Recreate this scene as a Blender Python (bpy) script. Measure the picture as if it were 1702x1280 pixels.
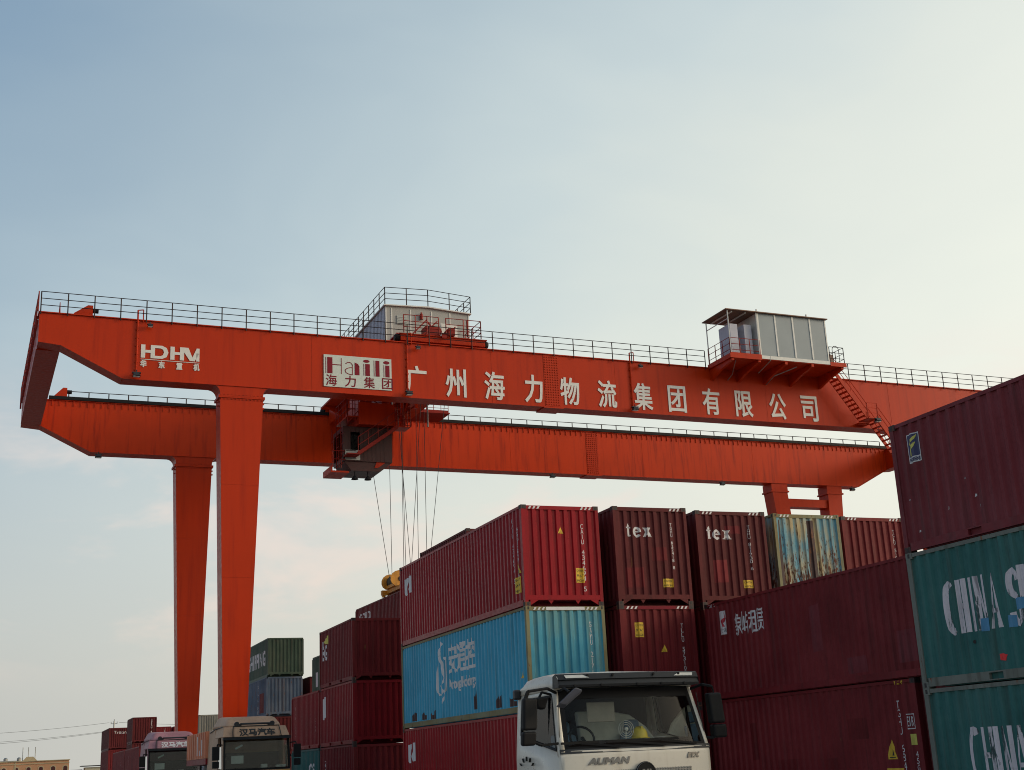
import bpy, bmesh, math, random
from mathutils import Vector, Matrix
random.seed(7)
R = math.radians
scene = bpy.context.scene
for o in list(bpy.data.objects): bpy.data.objects.remove(o)
COL = scene.collection

# ---------------------------------------------------------------- camera
PITCH, ROLL, YAW, CAMH, FPX = 0.2839826, -0.0484949, 0.3832545, 1.6515, 2134.1
def camera():
    cy, sy = math.cos(YAW), math.sin(YAW)
    f = Vector((sy*math.cos(PITCH), cy*math.cos(PITCH), math.sin(PITCH)))
    r = Vector((cy, -sy, 0)); u = r.cross(f)
    r2 = r*math.cos(ROLL)+u*math.sin(ROLL); u2 = -r*math.sin(ROLL)+u*math.cos(ROLL)
    c = bpy.data.cameras.new('camera'); c.sensor_width = 36; c.lens = 36*FPX/1702
    c.clip_start = .1; c.clip_end = 6000
    o = bpy.data.objects.new('camera', c); COL.objects.link(o)
    m = Matrix((r2, u2, -f)).transposed().to_4x4(); m.translation = (0, 0, CAMH)
    o.matrix_world = m; scene.camera = o
camera()

# ---------------------------------------------------------------- sky, sun, exposure
SUN_AZ, SUN_EL = R(113), R(18)          # azimuth from +Y towards +X
SUN = Vector((math.sin(SUN_AZ)*math.cos(SUN_EL), math.cos(SUN_AZ)*math.cos(SUN_EL), math.sin(SUN_EL)))
scene.view_settings.view_transform = 'Standard'; scene.view_settings.look = 'None'
scene.cycles.filter_width = 1.0
scene.view_settings.exposure = .2; scene.view_settings.gamma = 1
class NT:
    def __init__(s, tree): s.t = tree; s.n = tree.nodes; s.l = tree.links
    def new(s, typ, **kw):
        n = s.n.new(typ)
        for k, v in kw.items(): setattr(n, k, v)
        return n
    def set(s, node, idx, v):
        if hasattr(v, 'is_output') or isinstance(v, bpy.types.NodeSocket): s.l.new(v, node.inputs[idx])
        else: node.inputs[idx].default_value = v
    def math(s, op, a, b=0.0, c=0.0, clamp=False):
        n = s.new('ShaderNodeMath', operation=op); n.use_clamp = clamp
        s.set(n, 0, a); s.set(n, 1, b)
        if op in ('MULTIPLY_ADD', 'SMOOTH_MIN'): s.set(n, 2, c)
        return n.outputs[0]
    def mix(s, f, a, b, mode='MIX'):
        n = s.new('ShaderNodeMix', data_type='RGBA', blend_type=mode)
        s.set(n, 0, f); s.set(n, 6, a if isinstance(a, bpy.types.NodeSocket) else (*a[:3], 1)); s.set(n, 7, b if isinstance(b, bpy.types.NodeSocket) else (*b[:3], 1))
        return n.outputs[2]
    def range(s, v, a, b, c=0.0, d=1.0, smooth=False):
        n = s.new('ShaderNodeMapRange'); n.interpolation_type = 'SMOOTHSTEP' if smooth else 'LINEAR'
        s.set(n, 0, v)
        for i, x in enumerate((a, b, c, d)): n.inputs[i+1].default_value = x
        return n.outputs[0]
    def noise(s, vec, scale, detail=3, rough=.55, dist=0.0):
        n = s.new('ShaderNodeTexNoise'); s.set(n, 'Vector', vec); n.inputs['Scale'].default_value = scale
        n.inputs['Detail'].default_value = detail; n.inputs['Roughness'].default_value = rough; n.inputs['Distortion'].default_value = dist
        return n.outputs[0]
    def mapping(s, vec, scale=(1, 1, 1), loc=(0, 0, 0)):
        n = s.new('ShaderNodeMapping'); s.set(n, 0, vec); n.inputs[1].default_value = loc; n.inputs[3].default_value = scale
        return n.outputs[0]
def world():
    w = bpy.data.worlds.new('World'); scene.world = w; w.use_nodes = True
    t = NT(w.node_tree); t.n.clear()
    tc = t.new('ShaderNodeTexCoord').outputs['Generated']
    sky = t.new('ShaderNodeTexSky', sky_type='NISHITA'); sky.sun_disc = False
    sky.sun_elevation = SUN_EL; sky.sun_rotation = SUN_AZ; sky.air_density = 1.1; sky.dust_density = 7; sky.ozone_density = 1.2
    sep = t.new('ShaderNodeSeparateXYZ'); t.l.new(tc, sep.inputs[0]); z = sep.outputs[2]
    dot = t.new('ShaderNodeVectorMath', operation='DOT_PRODUCT'); t.l.new(tc, dot.inputs[0])
    dot.inputs[1].default_value = (math.sin(HAZE_AZ), math.cos(HAZE_AZ), 0); d = dot.outputs['Value']
    # high haze: blue away from the sun and overhead, cream towards it and low down
    n1 = t.noise(t.mapping(tc, (1.0, 1.0, 2.2)), 2.6, 4, .5, .4)
    n2 = t.noise(t.mapping(tc, (1, 1, 2.6), (3, 1, 2)), 7.0, 5, .55, .3)
    wob = t.math('MULTIPLY', t.math('SUBTRACT', n1, .5), .42)
    a = t.math('ADD', t.math('MULTIPLY_ADD', z, WZ, d), wob)
    cr = t.new('ShaderNodeValToRGB'); t.l.new(t.range(a, -1.6, 1.4), cr.inputs[0])
    e = cr.color_ramp; stops = WSTOPS
    while len(e.elements) > 1: e.elements.remove(e.elements[0])
    e.elements[0].position = stops[0][0]; e.elements[0].color = (*stops[0][1], 1)
    for p, c in stops[1:]: k = e.elements.new(p); k.color = (*c, 1)
    hz = cr.outputs[0]
    low = t.math('MULTIPLY', t.range(z, .0, .36, 1, 0, True), t.range(d, .9, -.6, .85, .75))
    hz = t.mix(low, hz, t.mix(t.range(d, -.25, .80, 0, 1), WLOW0, WLOW1))
    # faint low clouds catching warm light
    cl = t.math('MULTIPLY', t.range(n2, .47, .66, 0, 1, True), t.math('MULTIPLY', t.range(z, .05, .14, 0, 1, True), t.range(z, .18, .32, 1, 0, True)))
    hz = t.mix(t.math('MULTIPLY', cl, .65), hz, (.82, .66, .57))
    bg = t.new('ShaderNodeBackground'); t.l.new(sky.outputs[0], bg.inputs[0]); bg.inputs[1].default_value = .05
    bg2 = t.new('ShaderNodeBackground'); t.l.new(hz, bg2.inputs[0]); bg2.inputs[1].default_value = .86
    ad = t.new('ShaderNodeAddShader'); t.l.new(bg.outputs[0], ad.inputs[0]); t.l.new(bg2.outputs[0], ad.inputs[1])
    out = t.new('ShaderNodeOutputWorld'); t.l.new(ad.outputs[0], out.inputs[0])
HAZE_AZ = R(104); WZ = -1.0
WLOW0, WLOW1 = (.55, .535, .495), (.86, .83, .72)
WSTOPS = [(0, (.15, .20, .27)), (.22, (.16, .235, .325)), (.28, (.20, .295, .385)), (.33, (.285, .375, .435)), (.39, (.40, .485, .51)), (.45, (.52, .59, .575)), (.50, (.66, .69, .61)), (.57, (.76, .77, .655)), (.75, (.86, .81, .66)), (1, (.90, .81, .66))]
world()
sl = bpy.data.lights.new('sun', 'SUN'); sl.energy = 1.0; sl.angle = R(16); sl.color = (1, .86, .68)
so = bpy.data.objects.new('sun', sl); COL.objects.link(so); so.rotation_euler = SUN.to_track_quat('Z', 'Y').to_euler(); so.location = SUN*50

# ---------------------------------------------------------------- mesh helpers
class MB:
    def __init__(s): s.v = []; s.f = []; s.mi = []; s.cur = 0
    def add(s, vs, fs):
        b = len(s.v); s.v += [tuple(p) for p in vs]; s.f += [tuple(b+i for i in f) for f in fs]; s.mi += [s.cur]*len(fs); return s
    def box(s, x0, x1, y0, y1, z0, z1):
        return s.add([(x0,y0,z0),(x1,y0,z0),(x1,y1,z0),(x0,y1,z0),(x0,y0,z1),(x1,y0,z1),(x1,y1,z1),(x0,y1,z1)],
                     [(0,3,2,1),(4,5,6,7),(0,1,5,4),(1,2,6,5),(2,3,7,6),(3,0,4,7)])
    def hexa(s, p):   # 8 points: bottom ring then top ring
        return s.add(p, [(0,3,2,1),(4,5,6,7),(0,1,5,4),(1,2,6,5),(2,3,7,6),(3,0,4,7)])
    def prism(s, poly, ax, a, b):
        n = len(poly); put = {'x': lambda p,t:(t,p[0],p[1]), 'y': lambda p,t:(p[0],t,p[1]), 'z': lambda p,t:(p[0],p[1],t)}[ax]
        return s.add([put(p,a) for p in poly]+[put(p,b) for p in poly],
            [tuple(range(n))[::-1], tuple(range(n,2*n))]+[(i,(i+1)%n,n+(i+1)%n,n+i) for i in range(n)])
    def tube(s, p, q, r, n=6, r2=None):
        p, q = Vector(p), Vector(q); d = (q-p)
        if d.length < 1e-6: return s
        d.normalize(); a = d.orthogonal().normalized(); b = d.cross(a); r2 = r if r2 is None else r2
        vs = [p+(a*math.cos(t)+b*math.sin(t))*r for t in [2*math.pi*i/n for i in range(n)]]+[q+(a*math.cos(t)+b*math.sin(t))*r2 for t in [2*math.pi*i/n for i in range(n)]]
        return s.add(vs, [(i,(i+1)%n,n+(i+1)%n,n+i) for i in range(n)]+[tuple(range(n))[::-1], tuple(range(n,2*n))])
    def path(s, pts, r, n=6):
        for p, q in zip(pts, pts[1:]): s.tube(p, q, r, n)
        return s
    def bar(s, p, q, w, h, up=(0,0,1)):
        p, q = Vector(p), Vector(q); d = (q-p).normalized(); u = Vector(up); a = d.cross(u)
        if a.length < 1e-4: a = d.cross(Vector((0,1,0)))
        a.normalize(); u = a.cross(d).normalized(); a *= w/2; u *= h/2
        return s.hexa([p-a-u, q-a-u, q+a-u, p+a-u, p-a+u, q-a+u, q+a+u, p+a+u])
    def grid(s, rows):   # rows of equal length points
        n = len(rows[0]); fs = []
        for i in range(len(rows)-1):
            for j in range(n-1): fs.append((i*n+j, i*n+j+1, (i+1)*n+j+1, (i+1)*n+j))
        return s.add([p for r in rows for p in r], fs)
    def lathe(s, c, prof, n=16, ax='z'):
        rows = []
        for r, h in prof:
            row = []
            for i in range(n+1):
                t = 2*math.pi*i/n; a, b = r*math.cos(t), r*math.sin(t)
                row.append({'z':(c[0]+a,c[1]+b,c[2]+h),'y':(c[0]+a,c[1]+h,c[2]+b),'x':(c[0]+h,c[1]+a,c[2]+b)}[ax])
            rows.append(row)
        return s.grid(rows)
    def mesh(s, name, smooth=None):
        m = bpy.data.meshes.new(name); m.from_pydata(s.v, [], s.f)
        if any(s.mi): m.polygons.foreach_set('material_index', s.mi)
        if smooth:
            b = bmesh.new(); b.from_mesh(m); bmesh.ops.remove_doubles(b, verts=b.verts, dist=1e-4)
            bmesh.ops.recalc_face_normals(b, faces=b.faces); b.to_mesh(m); b.free()
            m.polygons.foreach_set('use_smooth', [True]*len(m.polygons)); m.set_sharp_from_angle(angle=R(smooth))
        else:
            b = bmesh.new(); b.from_mesh(m); bmesh.ops.recalc_face_normals(b, faces=b.faces); b.to_mesh(m); b.free()
        m.update(); return m
    def build(s, name, mat, parent=None, smooth=None, loc=None, bevel=None, seg=2):
        m = s.mesh(name, smooth)
        for k in (mat if isinstance(mat, (list, tuple)) else [mat]): m.materials.append(k)
        o = bpy.data.objects.new(name, m); COL.objects.link(o)
        if parent: o.parent = parent
        if loc: o.location = loc
        if bevel:
            b = o.modifiers.new('bevel', 'BEVEL'); b.width = bevel; b.segments = seg; b.limit_method = 'ANGLE'; b.angle_limit = R(40); b.harden_normals = False
        return o
def build_each(mb, name, mat, par, loc=None, smooth=None):
    # one object per loose piece of the mesh
    p = list(range(len(mb.v)))
    def find(i):
        while p[i] != i: p[i] = p[p[i]]; i = p[i]
        return i
    for f in mb.f:
        for i in f[1:]: p[find(i)] = find(f[0])
    groups = {}
    for f in mb.f: groups.setdefault(find(f[0]), []).append(f)
    for fs in groups.values():
        ids = sorted({i for f in fs for i in f}); mp = {i: k for k, i in enumerate(ids)}; m = MB(); m.add([mb.v[i] for i in ids], [tuple(mp[i] for i in f) for f in fs]); m.build(name, mat, par, smooth, loc)
def tag(o, label=None, cat=None, group=None, kind=None):
    for k, v in (('label', label), ('category', cat), ('group', group), ('kind', kind)):
        if v: o[k] = v
    return o
def thing(name, label, cat, loc=(0,0,0), rz=0.0, group=None):
    o = bpy.data.objects.new(name, None); COL.objects.link(o); o.location = loc; o.rotation_euler = (0,0,rz); o.empty_display_size = .3
    return tag(o, label, cat, group)
def railing(mb, pts, h=1.1, step=1.3, r=.028, rails=(1.0, .66, .33), posts=True, below=0.0):
    for p, q in zip(pts, pts[1:]):
        p, q = Vector(p), Vector(q); L = (q-p).length; n = max(1, round(L/step))
        for k in rails: mb.tube(p+Vector((0,0,h*k)), q+Vector((0,0,h*k)), r*.8, 5)
        if posts:
            for i in range(n+1):
                b = p.lerp(q, i/n); mb.tube(b-Vector((0,0,below)), b+Vector((0,0,h)), r*1.15, 5)

# ---------------------------------------------------------------- text as 2-D meshes
_tx = {}
def text2d(body):
    if body not in _tx:
        c = bpy.data.curves.new('lettering', 'FONT'); c.body = body; c.size = 1; c.resolution_u = 3; c.dimensions = '2D'; c.fill_mode = 'BOTH'
        o = bpy.data.objects.new('lettering', c); COL.objects.link(o)
        bpy.context.view_layer.update()
        dg = bpy.context.evaluated_depsgraph_get(); m = bpy.data.meshes.new_from_object(o.evaluated_get(dg))
        b = bmesh.new(); b.from_mesh(m); bmesh.ops.remove_doubles(b, verts=b.verts, dist=1e-5); b.to_mesh(m); b.free()
        v = [(p.co.x, p.co.y) for p in m.vertices]; f = [tuple(p.vertices) for p in m.polygons]
        bpy.data.objects.remove(o); bpy.data.curves.remove(c); bpy.data.meshes.remove(m)
        x0 = min(p[0] for p in v); y0 = min(p[1] for p in v); x1 = max(p[0] for p in v); y1 = max(p[1] for p in v)
        _tx[body] = ([(p[0]-x0, p[1]-y0) for p in v], f, x1-x0, y1-y0)
    return _tx[body]
def flat_text(body, w, h, bold=0.0, u0=0.0, v0=0.0):
    """bold = extra stroke half-width in metres; third value of a point = extra lift above the surface"""
    v, f, W, H = text2d(body); pv = [(u0+p[0]*w/W, v0+p[1]*h/H, 0.0) for p in v]; pf = list(f)
    if bold > 0:
        ed = {}
        for q in f:
            for a, b in zip(q, q[1:]+q[:1]): ed[(a,b)] = 1
        n = 0
        for a, b in ed:
            if (b,a) in ed: continue
            p, q = Vector(pv[a][:2]), Vector(pv[b][:2]); d = q-p
            if d.length < 1e-5: continue
            d.normalize(); s = Vector((-d.y, d.x))*bold; e = d*bold*.8; z = .0008+.0004*(n % 6); n += 1
            k = len(pv)
            for r in (p-e-s, q+e-s, q+e+s, p-e+s): pv.append((r.x, r.y, z))
            pf.append((k,k+1,k+2,k+3))
    return pv, pf
def polys(*ps):
    v, f = [], []
    for p in ps: f.append(tuple(range(len(v), len(v)+len(p)))); v += p
    return v, f
def rect(u0, v0, u1, v1): return [(u0,v0),(u1,v0),(u1,v1),(u0,v1)]
def merge2d(*ds):
    V, F = [], []
    for v, f in ds: b = len(V); V += v; F += [tuple(b+i for i in k) for k in f]
    return V, F
# ---------------------------------------------------------------- materials
def principled(name):
    m = bpy.data.materials.new(name); m.use_nodes = True; t = NT(m.node_tree); b = t.n['Principled BSDF']; return m, t, b
def paint(name, col, rough=.42, rust=0.0, streak=.25, var=.18, fade=None, fade_amt=.0, spec=.5, metal=0.0, scale=1.0, bump=.0, rmap=(5,5,1.1), rz=0.0, rustcol=(.10,.035,.014), dirt=(.05,.04,.035), dirt_amt=.25):
    m, t, b = principled(name)
    tc = t.new('ShaderNodeTexCoord').outputs['Object']
    oi = t.new('ShaderNodeObjectInfo').outputs['Random']
    off = t.new('ShaderNodeCombineXYZ'); t.l.new(t.math('MULTIPLY', oi, 37.0), off.inputs[0]); t.l.new(t.math('MULTIPLY', oi, 91.0), off.inputs[1]); t.l.new(t.math('MULTIPLY', oi, 53.0), off.inputs[2])
    ad = t.new('ShaderNodeVectorMath', operation='ADD'); t.l.new(tc, ad.inputs[0]); t.l.new(off.outputs[0], ad.inputs[1]); p = ad.outputs[0]
    big = t.noise(p, .7*scale, 3); st = t.noise(t.mapping(p, (3.2*scale, 3.2*scale, .22*scale)), 1.6, 4, .6); fine = t.noise(p, 9*scale, 4, .65)
    c = t.mix(t.range(big, .3, .7), tuple(x*(1-var) for x in col), tuple(min(1, x*(1+var)) for x in col))
    if fade: c = t.mix(t.math('MULTIPLY', t.range(t.math('ADD', t.math('MULTIPLY', big, .5), t.math('MULTIPLY', st, .5)), .42, .62, 0, 1, True), fade_amt), c, fade)
    c = t.mix(t.math('MULTIPLY', t.range(st, .5, .74, 0, 1, True), streak), c, dirt)
    c = t.mix(t.math('MULTIPLY', t.range(fine, .55, .8), dirt_amt), c, dirt)
    rgh = t.math('ADD', t.range(fine, .3, .7, rough-.06, rough+.14), t.math('MULTIPLY', big, .05))
    if rust > 0:
        rs = t.noise(t.mapping(p, rmap, (9,2,4)), 1.3, 6, .68, .25)
        thr = .72-.3*rust
        if rz:
            sp = t.new('ShaderNodeSeparateXYZ'); t.l.new(tc, sp.inputs[0]); rs = t.math('ADD', rs, t.range(sp.outputs[2], .3, 2.7, rz, -rz))
        mk = t.range(rs, thr, thr+.05, 0, 1, True)
        rc = t.mix(t.range(fine, .35, .65), rustcol, tuple(min(1, x*2.3+.01) for x in rustcol))
        c = t.mix(mk, c, rc); rgh = t.math('MAXIMUM', rgh, t.math('MULTIPLY', mk, .85))
    t.l.new(c, b.inputs['Base Color']); t.l.new(rgh, b.inputs['Roughness'])
    b.inputs['Specular IOR Level'].default_value = spec; b.inputs['Metallic'].default_value = metal
    if bump:
        bn = t.new('ShaderNodeBump'); bn.inputs['Strength'].default_value = bump; bn.inputs['Distance'].default_value = .05
        t.l.new(t.noise(p, 1.1*scale, 2), bn.inputs['Height']); t.l.new(bn.outputs[0], b.inputs['Normal'])
    return m
def simple(name, col, rough=.5, metal=0.0, spec=.5, var=.12, sc=6.0):
    m, t, b = principled(name); tc = t.new('ShaderNodeTexCoord').outputs['Object']; n = t.noise(tc, sc, 4, .6)
    t.l.new(t.mix(t.range(n, .3, .7), tuple(x*(1-var) for x in col), tuple(min(1, x*(1+var)) for x in col)), b.inputs['Base Color'])
    t.l.new(t.range(n, .3, .7, rough-.05, rough+.08), b.inputs['Roughness']); b.inputs['Metallic'].default_value = metal; b.inputs['Specular IOR Level'].default_value = spec
    return m
def glass(name, tint=(.86,.90,.88), alpha=.93, ior=1.3):
    m, t, b = principled(name); t.n.remove(b)
    out = [n for n in t.n if n.type == 'OUTPUT_MATERIAL'][0]
    tr = t.new('ShaderNodeBsdfTransparent'); tr.inputs[0].default_value = (*[x*alpha for x in tint], 1)
    gl = t.new('ShaderNodeBsdfGlossy'); gl.inputs['Roughness'].default_value = .03
    fr = t.new('ShaderNodeFresnel'); fr.inputs[0].default_value = ior
    tc = t.new('ShaderNodeTexCoord').outputs['Object']
    df = t.new('ShaderNodeBsdfDiffuse'); df.inputs[0].default_value = (.34,.32,.28,1)
    mx = t.new('ShaderNodeMixShader'); t.l.new(fr.outputs[0], mx.inputs[0]); t.l.new(tr.outputs[0], mx.inputs[1]); t.l.new(gl.outputs[0], mx.inputs[2])
    m2 = t.new('ShaderNodeMixShader'); t.l.new(t.range(t.noise(tc, 3.5, 5, .6), .5, .85, .0, .02), m2.inputs[0]); t.l.new(mx.outputs[0], m2.inputs[1]); t.l.new(df.outputs[0], m2.inputs[2])
    t.l.new(m2.outputs[0], out.inputs[0]); return m
M = {}
M['crane'] = paint('crane_red_paint', (.45, .028, .0016), rough=.33, streak=.22, var=.07, dirt=(.16,.008,.002), dirt_amt=.05, scale=.6, bump=.04, spec=.15, fade=(.38,.022,.003), fade_amt=.5)
M['crane2'] = paint('crane_red_paint_streaked', (.52, .036, .002), rough=.36, streak=.5, var=.10, dirt=(.15,.007,.002), dirt_amt=.06, scale=.7, bump=.04, spec=.15, fade=(.44,.028,.003), fade_amt=.5)
M['rail'] = simple('dark_handrail_paint', (.02,.008,.008), .6, spec=.2)
M['rail_shade_red'] = simple('red_handrail_and_shaded_red_paint', (.24,.014,.008), .5, spec=.2)  # handrail red, darkened to carry shade on cab stair and platform too
M['black'] = simple('black_rubber', (.008,.008,.009), .6, spec=.2)
M['dark'] = simple('dark_plastic', (.024,.026,.03), .45, spec=.3)
M['white'] = simple('white_sign_paint', (.64,.62,.58), .5, var=.06)
M['signplate'] = simple('pale_sign_plate', (.52,.56,.51), .45, var=.05)
M['signred'] = simple('magenta_red_sign_paint', (.19,.005,.016), .5, spec=.2)
M['panel'] = simple('grey_sandwich_panel', (.225,.262,.28), .38, var=.05, sc=.8)
M['panelwarm'] = simple('warm_white_panel', (.33,.325,.305), .45, var=.06, sc=1.2)
M['panelblue'] = simple('pale_lavender_panel', (.40,.40,.47), .4, var=.05, sc=1.2)
M['trim'] = simple('white_trim', (.62,.61,.57), .45, var=.06)
M['roofbrown'] = simple('rusty_roof_underside', (.17,.085,.05), .6, var=.35, sc=2.5)
M['steel'] = simple('galvanised_steel', (.30,.30,.29), .42, .8)
M['rope'] = simple('wire_rope', (.06,.06,.06), .5, .4)
M['yellow'] = paint('yellow_spreader_paint', (.62,.27,.02), rough=.45, rust=.25, streak=.5, dirt=(.05,.03,.02))
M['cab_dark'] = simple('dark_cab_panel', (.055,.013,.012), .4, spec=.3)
M['caution'] = simple('yellow_placard', (.72,.45,.03), .5, var=.15, sc=14)
M['ink'] = simple('black_ink', (.015,.014,.012), .6)
M['mark'] = paint('white_marking_paint', (.68,.65,.64), rough=.55, streak=.15, var=.08, dirt=(.3,.22,.22), dirt_amt=.25, scale=2)
M['markworn'] = paint('worn_white_marking_paint', (.66,.60,.63), rough=.6, rust=.55, streak=.3, var=.1, scale=2.2, rustcol=(.03,.05,.05))
M['markred'] = simple('red_marking', (.5,.03,.05), .5)
M['markblue'] = simple('blue_patch', (.06,.24,.42), .5)
M['markfresh'] = simple('fresh_red_patch', (.8,.02,.02), .5)
M['navy'] = simple('navy_logo_paint', (.02,.022,.09), .45)
M['logoyel'] = simple('yellow_logo_paint', (.62,.56,.10), .45)
M['lamp'] = simple('lamp_glass', (.6,.6,.56), .2)
M['glass'] = glass('windscreen_glass')
M['glassdark'] = glass('tinted_glass', (.35,.4,.42), .5, 1.12)
M['casting'] = paint('corner_casting_steel', (.05,.02,.018), rough=.6, rust=.5)
C = {}
def cpaint(key, col, **kw):
    kw.setdefault('spec', .17); C[key] = paint('container_'+key+'_paint', col, **kw)
cpaint('red', (.29,.008,.014), spec=.18, rough=.3, rust=.08, streak=.35, var=.14, dirt=(.08,.012,.012), bump=.15)
cpaint('red_plain', (.21,.011,.016), rough=.4, rust=.08, streak=.4, dirt=(.07,.012,.012), bump=.3)
cpaint('maroon', (.155,.016,.018), rough=.46, rust=.22, streak=.45, dirt=(.035,.012,.010), bump=.3)
cpaint('dark_maroon', (.105,.015,.016), rough=.48, rust=.24, streak=.4, dirt=(.02,.008,.008), bump=.3)
cpaint('plum', (.19,.028,.034), rough=.5, rust=.06, streak=.45, fade=(.18,.05,.058), fade_amt=.5, dirt=(.05,.02,.018), bump=.3)
cpaint('wine', (.19,.020,.023), rough=.48, rust=.14, streak=.4, fade=(.22,.034,.036), fade_amt=.5, dirt=(.03,.01,.01), bump=.3)
cpaint('teal', (.036,.145,.135), rough=.5, rust=.06, streak=.6, fade=(.06,.15,.135), fade_amt=.7, dirt=(.03,.045,.035), bump=.3)
cpaint('teal_frame', (.17,.18,.155), rough=.6, rust=.35, streak=.6, dirt=(.07,.06,.04))
cpaint('sky', (.07,.38,.56), rough=.42, rust=.10, streak=.4, fade=(.06,.30,.42), fade_amt=.5, dirt=(.06,.13,.14), bump=.3)
cpaint('sky_end', (.08,.34,.46), rough=.45, rust=.12, streak=.5, fade=(.16,.30,.28), fade_amt=.8, dirt=(.05,.12,.15), bump=.3)
cpaint('ochre_frame', (.24,.19,.09), rough=.6, rust=.35, streak=.5, fade=(.22,.24,.16), fade_amt=.8)
cpaint('rusty_blue', (.14,.34,.42), rough=.6, rust=.66, rmap=(13,13,3.2), rz=.10, streak=.55, fade=(.50,.38,.19), fade_amt=1.0, dirt=(.05,.05,.05), rustcol=(.07,.025,.014))
cpaint('green', (.062,.10,.072), rough=.5, rust=.12, streak=.5, fade=(.11,.13,.09), fade_amt=.7, bump=.1)
cpaint('slate_blue', (.09,.13,.19), rough=.55, rust=.38, streak=.5, fade=(.20,.20,.22), fade_amt=.5)
cpaint('beige', (.20,.19,.165), rough=.55, rust=.2, streak=.5)
cpaint('salmon', (.68,.25,.14), rough=.5, rust=.1, streak=.35)

# ---------------------------------------------------------------- ground
def ground():
    m, t, b = principled('yard_concrete'); tc = t.new('ShaderNodeTexCoord').outputs['Object']
    n = t.noise(tc, .12, 6, .6); k = t.noise(tc, 2.0, 5, .65)
    c = t.mix(t.range(n, .35, .65), (.15,.145,.135), (.24,.235,.22)); c = t.mix(t.range(k, .55, .8, 0, .5), c, (.07,.066,.06))
    t.l.new(c, b.inputs['Base Color']); b.inputs['Roughness'].default_value = .85
    mb = MB(); mb.add([(-3000,-3000,0),(3000,-3000,0),(3000,3000,0),(-3000,3000,0)], [(0,1,2,3)])
    tag(mb.build('ground', m), kind='structure')
ground()
# ---------------------------------------------------------------- gantry crane (crane axes: x along girders, y back, z up)
CRX, CRY = 35.0, 8.4
CROT = math.atan(.0281)
def crane_world(x, y, z=0.0):
    ca, sa = math.cos(CROT), math.sin(CROT); return (ca*x-sa*y, 66.868+sa*x+ca*y, z)
CL = (-CRX, -CRY, 0)
crane = thing('gantry_crane', 'orange red gantry crane with two box girders and white Chinese lettering', 'crane', crane_world(CRX, CRY), CROT)
GZ0, GZ1 = 21.75, 25.0
def girder(y0, mat, ticks):
    g = MB(); prof = [(.86,GZ1),(69.2,GZ1),(69.2,23.42),(68.06,23.32),(64.95,GZ0),(5.1,GZ0),(1.98,23.32),(.86,23.42)]
    g.prism(prof, 'y', y0, y0+1.0)
    g.box(.80, 69.26, y0-.09, y0+1.15, GZ1, GZ1+.05)
    bot = prof[2:]
    for a, b in zip(bot, bot[1:]):
        d = Vector((b[0]-a[0], b[1]-a[1])).normalized(); n = Vector((d.y, -d.x))
        if n.y > 0: n = -n
        q = [a, b, (b[0]+n.x*.04, b[1]+n.y*.04), (a[0]+n.x*.04, a[1]+n.y*.04)]
        g.prism(q, 'y', y0-.07, y0+1.07)
    g.box(1.5, 68.5, y0+.46, y0+.54, GZ1+.05, GZ1+.19)          # crane rail
    for x in (15.2, 26.0, 34.2, 45.1, 55.0):                    # web weld seams
        g.box(x, x+.05, y0-.008, y0, GZ0+.02, GZ1-.02)
    if ticks:
        x = 2.6
        while x < 67.6:
            g.prism([(x,GZ1),(x+.07,GZ1),(x+.06,GZ1-.32),(x+.02,GZ1-.36)], 'y', y0-.05, y0-.001); x += .43
    o = g.build('girder', mat, crane, loc=CL)
    return o
g1 = girder(0.0, M['crane'], False)
g2 = girder(16.73, M['crane2'], True)
tray = MB().box(2.4, 68.4, 16.56, 16.78, GZ1+.055, GZ1+.27); tray.build('cable_tray', M['black'], g2)
def splice(x0, y0, par):
    s = MB(); s.box(x0, x0+1.0, y0-.022, y0, GZ0+.03, GZ1-.02); s.box(x0-.15, x0+1.15, y0-.12, y0+1.1, GZ0-.10, GZ0-.045)
    for i in range(6):
        for k in range(20):
            cx, cz = x0+.1+i*.16, GZ0+.14+k*.155; s.lathe((cx, y0-.022, cz), [(.04,0),(.04,-.03),(.0,-.034)], 6, 'y')
    s.build('splice_plate', M['crane'], par)
splice(29.4, 0, g1); splice(40.36, 16.73, g2)
# legs
def leg_left(y0, xa, xb, xc, xd, par=crane):
    m = MB(); y1 = y0+1.22; ya = y0-.015
    arc = [(xa-.42, GZ0-.005)]+[(xa-.42+.42*math.sin(t), 21.28+.46*math.cos(t)) for t in [R(a) for a in (20,40,60,80)]]
    arr = [(xb+.42-.42*math.sin(t), 21.28+.46*math.cos(t)) for t in [R(a) for a in (80,60,40,20)]]+[(xb+.42, GZ0-.005)]
    m.prism(arc+[(xa,21.2),(xb,21.2)]+arr, 'y', ya, y1)
    m.box(xa-.09, xb+.09, ya-.05, y1+.05, 21.12, 21.19)
    m.box(xa-.09, xb+.09, ya-.05, y1+.05, 21.045, 21.115)
    m.hexa([(xc,ya,1.9),(xd,ya,1.9),(xd,y1,1.9),(xc,y1,1.9),(xa,ya,21.04),(xb,ya,21.04),(xb,y1,21.04),(xa,y1,21.04)])
    for k in (20.6,20.85):
        for xx in (xa-.1, xb+.02): m.box(xx, xx+.09, ya+.25, ya+.4, k, k+.06)
    for z in (6.2, 11.4, 16.3):
        k = (z-1.9)/(21.04-1.9); m.box(xc+(xa-xc)*k+.02, xd+(xb-xd)*k-.02, ya-.008, ya-.0005, z, z+.045)
    for i in range(12):
        cx = xa+.05+i*(xb-xa-.1)/11
        for z in (21.225, 20.985): m.lathe((cx, ya-.02, z), [(.035,0),(.035,-.03),(0,-.034)], 6, 'y')
    return m.build('leg', M['crane'], par, loc=CL)
leg_left(0.0, 10.18, 12.5, 10.66, 11.72)
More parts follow.
